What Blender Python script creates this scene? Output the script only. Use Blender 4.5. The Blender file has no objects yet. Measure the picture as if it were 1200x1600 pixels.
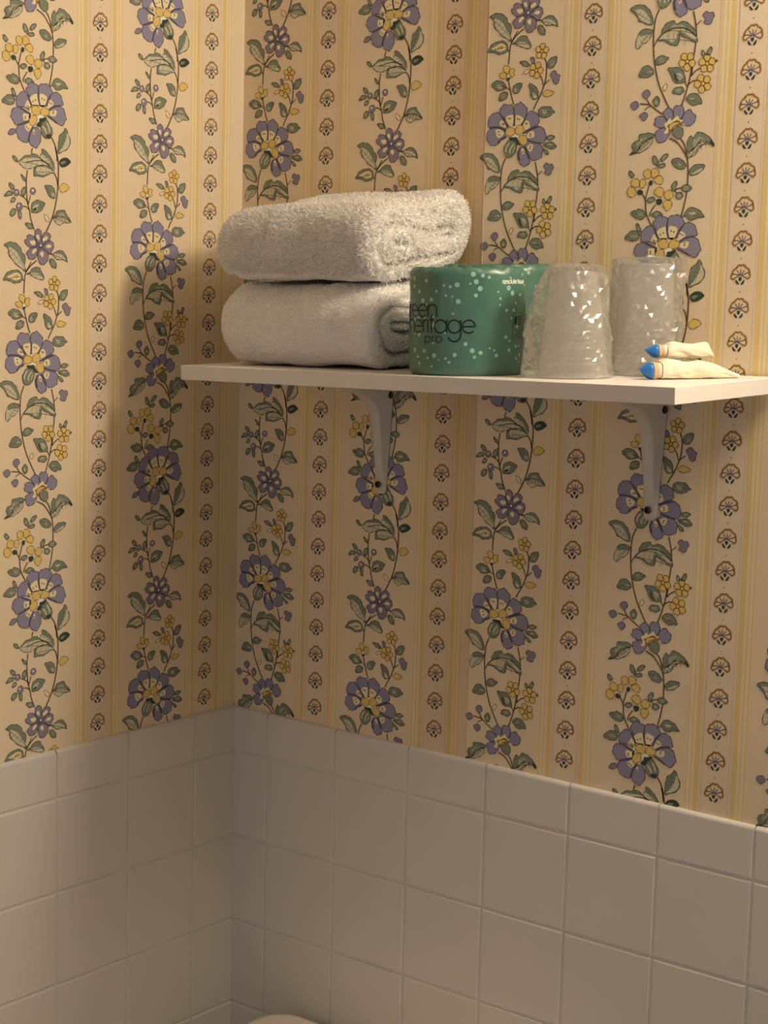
import bpy, bmesh, math, random
import numpy as np
from mathutils import Vector, Matrix, noise
from mathutils.geometry import tessellate_polygon

scene = bpy.context.scene
COL = scene.collection

# ---------------------------------------------------------------- camera
# metres; x runs along the shelf wall, y = 0 is the shelf wall, x = 0 the left wall, z = 0 the top of the tiles
CAM_LOC = Vector((1.47162, -1.56679, 0.53105))
YAW, PITCH, ROLL = -0.670260, -0.131100, 0.025490
fw = Vector((math.sin(YAW) * math.cos(PITCH), math.cos(YAW) * math.cos(PITCH), math.sin(PITCH)))
rt = Vector((math.cos(YAW), -math.sin(YAW), 0))
up = rt.cross(fw)
r2 = rt * math.cos(ROLL) + up * math.sin(ROLL)
u2 = -rt * math.sin(ROLL) + up * math.cos(ROLL)
cam_data = bpy.data.cameras.new('camera')
cam_data.sensor_fit = 'HORIZONTAL'
cam_data.sensor_width = 36.0
cam_data.lens = 36.0 * 2743.16 / 1200.0
cam_data.clip_start = 0.05
cam = bpy.data.objects.new('camera', cam_data)
COL.objects.link(cam)
cam.matrix_world = Matrix(((r2.x, u2.x, -fw.x, CAM_LOC.x), (r2.y, u2.y, -fw.y, CAM_LOC.y),
                           (r2.z, u2.z, -fw.z, CAM_LOC.z), (0, 0, 0, 1)))
scene.camera = cam

# ---------------------------------------------------------------- world and lamp
world = bpy.data.worlds.new('ambient_fill')
scene.world = world
world.use_nodes = True
bg = world.node_tree.nodes['Background']
bg.inputs[0].default_value = (1.0, 0.95, 0.95, 1)
bg.inputs[1].default_value = 0.37  # even fill light added to lift the shade, enters by the open side

# three globe bulbs of the vanity bar on the shelf wall, out of frame to the right
for bulb_x in (1.10, 1.22, 1.34):
    lamp = bpy.data.lights.new('vanity_bulb', 'POINT')
    lamp.energy = 8.8
    lamp.color = (1.0, 0.86, 0.68)
    lamp.shadow_soft_size = 0.07
    lamp_o = bpy.data.objects.new('vanity_bulb', lamp)
    lamp_o.location = (bulb_x, -0.11, 1.02)
    COL.objects.link(lamp_o)

scene.view_settings.view_transform = 'Standard'
scene.view_settings.look = 'None'
scene.view_settings.exposure = 0.0
scene.view_settings.gamma = 1.0
scene.view_settings.use_curve_mapping = False
scene.cycles.transparent_max_bounces = 40

random.seed(7)
rng = np.random.default_rng(7)


# ---------------------------------------------------------------- helpers
def lin(c):
    return tuple(((v / 255) / 12.92 if v / 255 <= 0.04045 else ((v / 255 + 0.055) / 1.055) ** 2.4) for v in c)


def mat(name, rgb, rough=0.5, spec=0.5, bump=None, mottle=0.0, mscale=20.0):
    m = bpy.data.materials.new(name)
    m.use_nodes = True
    nt = m.node_tree
    b = nt.nodes['Principled BSDF']
    b.inputs['Roughness'].default_value = rough
    b.inputs['Specular IOR Level'].default_value = spec
    c = lin(rgb)
    tc = nt.nodes.new('ShaderNodeTexCoord')
    if mottle:
        n = nt.nodes.new('ShaderNodeTexNoise')
        n.inputs['Scale'].default_value = mscale
        n.inputs['Detail'].default_value = 5
        nt.links.new(tc.outputs['Object'], n.inputs['Vector'])
        r = nt.nodes.new('ShaderNodeMapRange')
        r.inputs['From Min'].default_value = 0.3
        r.inputs['From Max'].default_value = 0.7
        r.inputs['To Min'].default_value = 1 - mottle
        r.inputs['To Max'].default_value = 1 + mottle * 0.3
        nt.links.new(n.outputs['Fac'], r.inputs['Value'])
        mx = nt.nodes.new('ShaderNodeVectorMath')
        mx.operation = 'SCALE'
        mx.inputs[0].default_value = c
        nt.links.new(r.outputs['Result'], mx.inputs['Scale'])
        nt.links.new(mx.outputs[0], b.inputs['Base Color'])
    else:
        b.inputs['Base Color'].default_value = (*c, 1)
    if bump:
        scale, strength, dist = bump
        n = nt.nodes.new('ShaderNodeTexNoise')
        n.inputs['Scale'].default_value = scale
        n.inputs['Detail'].default_value = 3
        nt.links.new(tc.outputs['Object'], n.inputs['Vector'])
        bp = nt.nodes.new('ShaderNodeBump')
        bp.inputs['Strength'].default_value = strength
        bp.inputs['Distance'].default_value = dist
        nt.links.new(n.outputs['Fac'], bp.inputs['Height'])
        nt.links.new(bp.outputs[0], b.inputs['Normal'])
    return m


def link(name, me, m=None, parent=None, smooth=False):
    o = bpy.data.objects.new(name, me)
    COL.objects.link(o)
    if m is not None and not me.materials:
        me.materials.append(m)
    if parent is not None:
        o.parent = parent
    if smooth:
        me.polygons.foreach_set('use_smooth', [True] * len(me.polygons))
    return o


def mesh_obj(name, verts, faces, m=None, parent=None, smooth=False):
    me = bpy.data.meshes.new(name)
    me.from_pydata([tuple(v) for v in verts], [], faces)
    me.update()
    return link(name, me, m, parent, smooth)


def bm_obj(name, bm, m=None, parent=None, smooth=False):
    me = bpy.data.meshes.new(name)
    bmesh.ops.recalc_face_normals(bm, faces=bm.faces)
    bm.to_mesh(me)
    bm.free()
    return link(name, me, m, parent, smooth)


def tag(o, label=None, cat=None, group=None, kind=None):
    if label:
        o['label'] = label
    if cat:
        o['category'] = cat
    if group:
        o['group'] = group
    if kind:
        o['kind'] = kind
    return o


def empty(name, loc=(0, 0, 0)):
    o = bpy.data.objects.new(name, None)
    o.empty_display_size = 0.05
    COL.objects.link(o)
    o.location = loc
    return o


def rbox(dx, dy, dz, bev, seg=2, center=(0, 0, 0)):
    bm = bmesh.new()
    bmesh.ops.create_cube(bm, size=1)
    bmesh.ops.scale(bm, vec=(dx, dy, dz), verts=bm.verts)
    if bev > 0:
        bmesh.ops.bevel(bm, geom=bm.edges[:], offset=bev, segments=seg, profile=0.5, affect='EDGES')
    bmesh.ops.translate(bm, vec=center, verts=bm.verts)
    return bm


def catmull(P, closed, n=4):
    out = []
    N = len(P)
    rngk = range(N) if closed else range(N - 1)
    for i in rngk:
        if closed:
            a, b, c, d = P[i - 1], P[i], P[(i + 1) % N], P[(i + 2) % N]
        else:
            a, b, c, d = P[max(i - 1, 0)], P[i], P[i + 1], P[min(i + 2, N - 1)]
        for k in range(n):
            t = k / n
            q = []
            for j in (0, 1):
                q.append(0.5 * (2 * b[j] + (c[j] - a[j]) * t + (2 * a[j] - 5 * b[j] + 4 * c[j] - d[j]) * t * t
                                + (3 * b[j] - a[j] - 3 * c[j] + d[j]) * t ** 3))
            out.append(tuple(q))
    if not closed:
        out.append(P[-1])
    return out


class Print:
    """flat printed shapes: x right, y up, layer = stacking order"""
    STEP = 0.00003

    def __init__(s):
        s.v, s.f, s.c = [], [], []

    def poly(s, pts, col, layer):
        base = len(s.v)
        h = layer * s.STEP
        s.v += [(x, y, h) for x, y in pts]
        for t in tessellate_polygon([[Vector((x, y, 0)) for x, y in pts]]):
            a, b, c = (pts[i] for i in t)
            cr = (b[0] - a[0]) * (c[1] - a[1]) - (b[1] - a[1]) * (c[0] - a[0])
            s.f.append(tuple(base + i for i in (t if cr > 0 else t[::-1])))
            s.c.append(col)

    def stroke(s, pts, w, col, layer, closed=False, taper=False):
        n = len(pts)
        base = len(s.v)
        h = layer * s.STEP
        for i, p in enumerate(pts):
            a = pts[i - 1] if (i or closed) else p
            b = pts[(i + 1) % n] if (i < n - 1 or closed) else p
            dx, dy = b[0] - a[0], b[1] - a[1]
            l = math.hypot(dx, dy) or 1
            k = w / 2
            if taper:
                k *= 0.7 + 0.3 * math.sin(i * 1.7)
            s.v.append((p[0] - dy / l * k, p[1] + dx / l * k, h))
            s.v.append((p[0] + dy / l * k, p[1] - dx / l * k, h))
        for i in range(n if closed else n - 1):
            j = (i + 1) % n
            s.f.append((base + 2 * i + 1, base + 2 * j + 1, base + 2 * j, base + 2 * i))
            s.c.append(col)

    def rect(s, x0, x1, y0, y1, col, layer):
        b = len(s.v)
        h = layer * s.STEP
        s.v += [(x0, y0, h), (x1, y0, h), (x1, y1, h), (x0, y1, h)]
        s.f.append((b, b + 1, b + 2, b + 3))
        s.c.append(col)

    def disc(s, x, y, rx, ry, col, layer, n=8):
        s.poly([(x + rx * math.cos(k * 2 * math.pi / n), y + ry * math.sin(k * 2 * math.pi / n)) for k in range(n)], col, layer)

    def mesh(s, name, fn=None, xmin=None):
        """fn maps (x, y, h) to the 3-D point; default: an upright sheet facing -y"""
        me = bpy.data.meshes.new(name)
        v, f, c = s.v, s.f, s.c
        if xmin is not None:
            bm = bmesh.new()
            vs = [bm.verts.new(p) for p in v]
            lay = bm.faces.layers.int.new('ci')
            for i, q in enumerate(f):
                try:
                    fc = bm.faces.new([vs[k] for k in q])
                    fc[lay] = i
                except ValueError:
                    pass
            bmesh.ops.bisect_plane(bm, geom=bm.verts[:] + bm.edges[:] + bm.faces[:], plane_co=(xmin, 0, 0),
                                   plane_no=(-1, 0, 0), clear_outer=True)
            bm.verts.index_update()
            v = [tuple(q.co) for q in bm.verts]
            f = [tuple(q.index for q in fc.verts) for fc in bm.faces]
            c = [c[fc[lay]] for fc in bm.faces]
            bm.free()
        fn = fn or (lambda x, y, h: (x, -h, y))
        me.from_pydata([fn(*p) for p in v], [], f)
        att = me.color_attributes.new('ink', 'FLOAT_COLOR', 'CORNER')
        arr = np.empty((len(me.loops), 4), np.float32)
        k = 0
        for q, cc in zip(f, c):
            arr[k:k + len(q), :3] = cc
            arr[k:k + len(q), 3] = 1
            k += len(q)
        att.data.foreach_set('color', arr.ravel())
        me.update()
        return me


# ---------------------------------------------------------------- materials
def ink_material(name, rough=0.8, spec=0.25, mottle=0.07, bump=True):
    m = bpy.data.materials.new(name)
    m.use_nodes = True
    nt = m.node_tree
    b = nt.nodes['Principled BSDF']
    b.inputs['Roughness'].default_value = rough
    b.inputs['Specular IOR Level'].default_value = spec
    at = nt.nodes.new('ShaderNodeAttribute')
    at.attribute_name = 'ink'
    geo = nt.nodes.new('ShaderNodeNewGeometry')
    n = nt.nodes.new('ShaderNodeTexNoise')
    n.inputs['Scale'].default_value = 700
    n.inputs['Detail'].default_value = 2
    nt.links.new(geo.outputs['Position'], n.inputs['Vector'])
    n2 = nt.nodes.new('ShaderNodeTexNoise')
    n2.inputs['Scale'].default_value = 9
    n2.inputs['Detail'].default_value = 4
    nt.links.new(geo.outputs['Position'], n2.inputs['Vector'])
    add = nt.nodes.new('ShaderNodeMath')
    add.operation = 'ADD'
    nt.links.new(n.outputs['Fac'], add.inputs[0])
    nt.links.new(n2.outputs['Fac'], add.inputs[1])
    r = nt.nodes.new('ShaderNodeMapRange')
    r.inputs['From Min'].default_value = 0.6
    r.inputs['From Max'].default_value = 1.4
    r.inputs['To Min'].default_value = 1 - mottle
    r.inputs['To Max'].default_value = 1 + mottle
    nt.links.new(add.outputs[0], r.inputs['Value'])
    mx = nt.nodes.new('ShaderNodeVectorMath')
    mx.operation = 'SCALE'
    nt.links.new(at.outputs['Color'], mx.inputs[0])
    nt.links.new(r.outputs['Result'], mx.inputs['Scale'])
    nt.links.new(mx.outputs[0], b.inputs['Base Color'])
    if bump:
        bp = nt.nodes.new('ShaderNodeBump')
        bp.inputs['Strength'].default_value = 0.12
        bp.inputs['Distance'].default_value = 0.0004
        nt.links.new(n.outputs['Fac'], bp.inputs['Height'])
        nt.links.new(bp.outputs[0], b.inputs['Normal'])
    return m


M_PAPER = ink_material('wallpaper')


def seam_stain(m, x0, x1):
    """old paste has browned the paper along the left of the seam on the shelf wall"""
    nt = m.node_tree
    b = nt.nodes['Principled BSDF']
    src = b.inputs['Base Color'].links[0].from_socket
    geo = nt.nodes.new('ShaderNodeNewGeometry')
    sep = nt.nodes.new('ShaderNodeSeparateXYZ')
    nt.links.new(geo.outputs['Position'], sep.inputs[0])
    n = nt.nodes.new('ShaderNodeTexNoise')
    n.inputs['Scale'].default_value = 5
    n.inputs['Detail'].default_value = 4
    nt.links.new(geo.outputs['Position'], n.inputs['Vector'])
    rise = nt.nodes.new('ShaderNodeMapRange')
    rise.interpolation_type = 'SMOOTHSTEP'
    rise.inputs['From Min'].default_value = x0
    rise.inputs['From Max'].default_value = x1
    nt.links.new(sep.outputs['X'], rise.inputs['Value'])
    cut = nt.nodes.new('ShaderNodeMath')
    cut.operation = 'LESS_THAN'
    cut.inputs[1].default_value = x1
    nt.links.new(sep.outputs['X'], cut.inputs[0])
    a = nt.nodes.new('ShaderNodeMath')
    a.operation = 'MULTIPLY'
    nt.links.new(rise.outputs[0], a.inputs[0])
    nt.links.new(cut.outputs[0], a.inputs[1])
    c = nt.nodes.new('ShaderNodeMath')
    c.operation = 'MULTIPLY'
    zr = nt.nodes.new('ShaderNodeMapRange')
    zr.interpolation_type = 'SMOOTHSTEP'
    zr.inputs['From Min'].default_value = 0.05
    zr.inputs['From Max'].default_value = 0.60
    zr.inputs['To Min'].default_value = 0.35
    nt.links.new(sep.outputs['Z'], zr.inputs['Value'])
    e = nt.nodes.new('ShaderNodeMath')
    e.operation = 'MULTIPLY'
    nt.links.new(n.outputs['Fac'], e.inputs[0])
    nt.links.new(zr.outputs[0], e.inputs[1])
    nt.links.new(a.outputs[0], c.inputs[0])
    nt.links.new(e.outputs[0], c.inputs[1])
    mx = nt.nodes.new('ShaderNodeMix')
    mx.data_type = 'RGBA'
    mx.blend_type = 'MULTIPLY'
    mx.inputs['B'].default_value = (0.48, 0.31, 0.13, 1)
    nt.links.new(c.outputs[0], mx.inputs['Factor'])
    nt.links.new(src, mx.inputs['A'])
    nt.links.new(mx.outputs['Result'], b.inputs['Base Color'])


seam_stain(M_PAPER, 0.245, 0.3535)
M_LABEL = ink_material('wrapper_print', 0.45, 0.4, 0.04, False)
M_GROUT = mat('grout', (220, 214, 206), 0.8, 0.2)
M_TILE = mat('white_glazed_tile', (222, 216, 208), 0.36, 0.4, (160, 0.10, 0.001), 0.03, 6)
M_FLOOR = mat('floor_vinyl', (128, 120, 112), 0.5, 0.4, None, 0.1, 8)
M_CEILING = mat('ceiling_paint', (200, 198, 194), 0.9, 0.2)
M_PLAIN = mat('plain_wall_paint', (148, 144, 138), 0.85, 0.2)
M_MELAMINE = mat('white_melamine', (227, 222, 214), 0.42, 0.4, None, 0.03, 30)
M_BRACKET = mat('white_enamel', (214, 208, 200), 0.38, 0.5, None, 0.05, 60)
M_SCREW = mat('tarnished_brass', (88, 62, 36), 0.35, 0.6)
M_SCREW.node_tree.nodes['Principled BSDF'].inputs['Metallic'].default_value = 0.7
M_SLOT = mat('screw_slot', (18, 13, 9), 0.7, 0.2)
M_TERRY = mat('white_terry', (252, 249, 244), 0.95, 0.05, (350, 0.5, 0.002), 0.04, 60)
M_CERAMIC = mat('cream_ceramic', (236, 226, 208), 0.18, 0.5)
M_PAPERWRAP = mat('cream_paper', (240, 228, 202), 0.7, 0.3, (300, 0.2, 0.001), 0.08, 60)
M_BLUE = mat('blue_plastic', (42, 112, 190), 0.3, 0.5)
M_TAN = mat('tan_band', (205, 170, 112), 0.5, 0.4)
M_NECK = mat('beige_plastic', (222, 204, 184), 0.4, 0.4)
M_GREEN = mat('green_wrapper', (74, 116, 100), 0.36, 0.75, (90, 0.25, 0.002), 0.10, 25)
M_CORE = mat('tissue_white', (225, 222, 214), 0.95, 0.05)


def film(name, transp, diff, trans, gloss, rough, rgb):
    m = bpy.data.materials.new(name)
    m.use_nodes = True
    nt = m.node_tree
    nt.nodes.clear()
    out = nt.nodes.new('ShaderNodeOutputMaterial')
    T = nt.nodes.new('ShaderNodeBsdfTransparent')
    D = nt.nodes.new('ShaderNodeBsdfDiffuse')
    R = nt.nodes.new('ShaderNodeBsdfTranslucent')
    G = nt.nodes.new('ShaderNodeBsdfGlossy')
    G.inputs['Roughness'].default_value = rough
    for n in (D, R):
        n.inputs['Color'].default_value = (*lin(rgb), 1)
    tot = transp + diff + trans
    m1 = nt.nodes.new('ShaderNodeMixShader')
    m1.inputs[0].default_value = trans / max(diff + trans, 1e-6)
    nt.links.new(D.outputs[0], m1.inputs[1])
    nt.links.new(R.outputs[0], m1.inputs[2])
    m2 = nt.nodes.new('ShaderNodeMixShader')
    m2.inputs[0].default_value = (diff + trans) / tot
    nt.links.new(T.outputs[0], m2.inputs[1])
    nt.links.new(m1.outputs[0], m2.inputs[2])
    fr = nt.nodes.new('ShaderNodeFresnel')
    fr.inputs['IOR'].default_value = 1.5
    mul = nt.nodes.new('ShaderNodeMath')
    mul.operation = 'MULTIPLY_ADD'
    mul.inputs[1].default_value = 0.6
    mul.inputs[2].default_value = gloss
    mul.use_clamp = True
    nt.links.new(fr.outputs[0], mul.inputs[0])
    m3 = nt.nodes.new('ShaderNodeMixShader')
    nt.links.new(mul.outputs[0], m3.inputs[0])
    nt.links.new(m2.outputs[0], m3.inputs[1])
    nt.links.new(G.outputs[0], m3.inputs[2])
    nt.links.new(m3.outputs[0], out.inputs['Surface'])
    return m


M_PILE = film('terry_loops', 0.0, 0.60, 0.40, -1.0, 0.5, (253, 251, 247))
M_FILM = film('clear_film', 0.74, 0.09, 0.17, 0.09, 0.23, (245, 240, 228))
M_CUP = film('frosted_cup_plastic', 0.52, 0.24, 0.24, 0.03, 0.22, (252, 250, 247))

# ---------------------------------------------------------------- walls
YP = 0.003          # the papered face lies 3 mm behind the calibrated tile plane
TOP, FLOOR_Z = 1.22, -1.13
CREAM = lin((235, 215, 184))


def wall_sheet(name, length, to3d):
    """papered upper face and grout-coloured lower face, with thickness behind"""
    v, f, mi = [], [], []

    def quad(a, b, c, d, m):
        k = len(v)
        v.extend(to3d(*p) for p in (a, b, c, d))
        f.append((k, k + 1, k + 2, k + 3))
        mi.append(m)
    L, O = length, -YP
    quad((O, -0.004, YP), (L, -0.004, YP), (L, TOP, YP), (O, TOP, YP), 0)
    quad((0, FLOOR_Z, -0.0006), (L, FLOOR_Z, -0.0006), (L, -0.004, -0.0006), (0, -0.004, -0.0006), 1)
    quad((O, -0.004, -0.0006), (L, -0.004, -0.0006), (L, -0.004, YP), (O, -0.004, YP), 1)
    quad((0, TOP, YP), (L, TOP, YP), (L, TOP, 0.10), (0, TOP, 0.10), 1)
    quad((0, FLOOR_Z, 0.10), (0, TOP, 0.10), (L, TOP, 0.10), (L, FLOOR_Z, 0.10), 1)
    quad((L, FLOOR_Z, 0.0), (L, FLOOR_Z, 0.10), (L, TOP, 0.10), (L, TOP, YP), 1)
    me = bpy.data.meshes.new(name)
    me.from_pydata(v, [], f)
    me.materials.append(M_PAPER)
    me.materials.append(M_GROUT)
    for p, m in zip(me.polygons, mi):
        p.material_index = m
    att = me.color_attributes.new('ink', 'FLOAT_COLOR', 'CORNER')
    arr = np.ones((len(me.loops), 4), np.float32)
    arr[:, :3] = CREAM
    att.data.foreach_set('color', arr.ravel())
    o = link(name, me)
    tag(o, kind='structure')
    return o


# 'd' = depth behind the wall face; back wall: s -> x, d -> +y; left wall: s -> -y, d -> -x
wall_back = wall_sheet('wall_back', 2.65, lambda s, z, d: (s, d, z))
wall_left = wall_sheet('wall_left', 2.35, lambda s, z, d: (-d, -s, z))
# the side towards the camera is left open to let the world fill light in
room = [('floor', (2.85, 2.55, 0.04), (1.32, -1.17, FLOOR_Z - 0.02), M_FLOOR), ('ceiling', (2.85, 2.55, 0.04), (1.32, -1.17, TOP + 0.02), M_CEILING),
        ('wall_right', (0.08, 2.45, TOP - FLOOR_Z), (2.69, -1.17, (TOP + FLOOR_Z) / 2), M_PLAIN)]
for nm, size, at, m in room:
    tag(bm_obj(nm, rbox(*size, 0, center=at), m), kind='structure')

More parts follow.
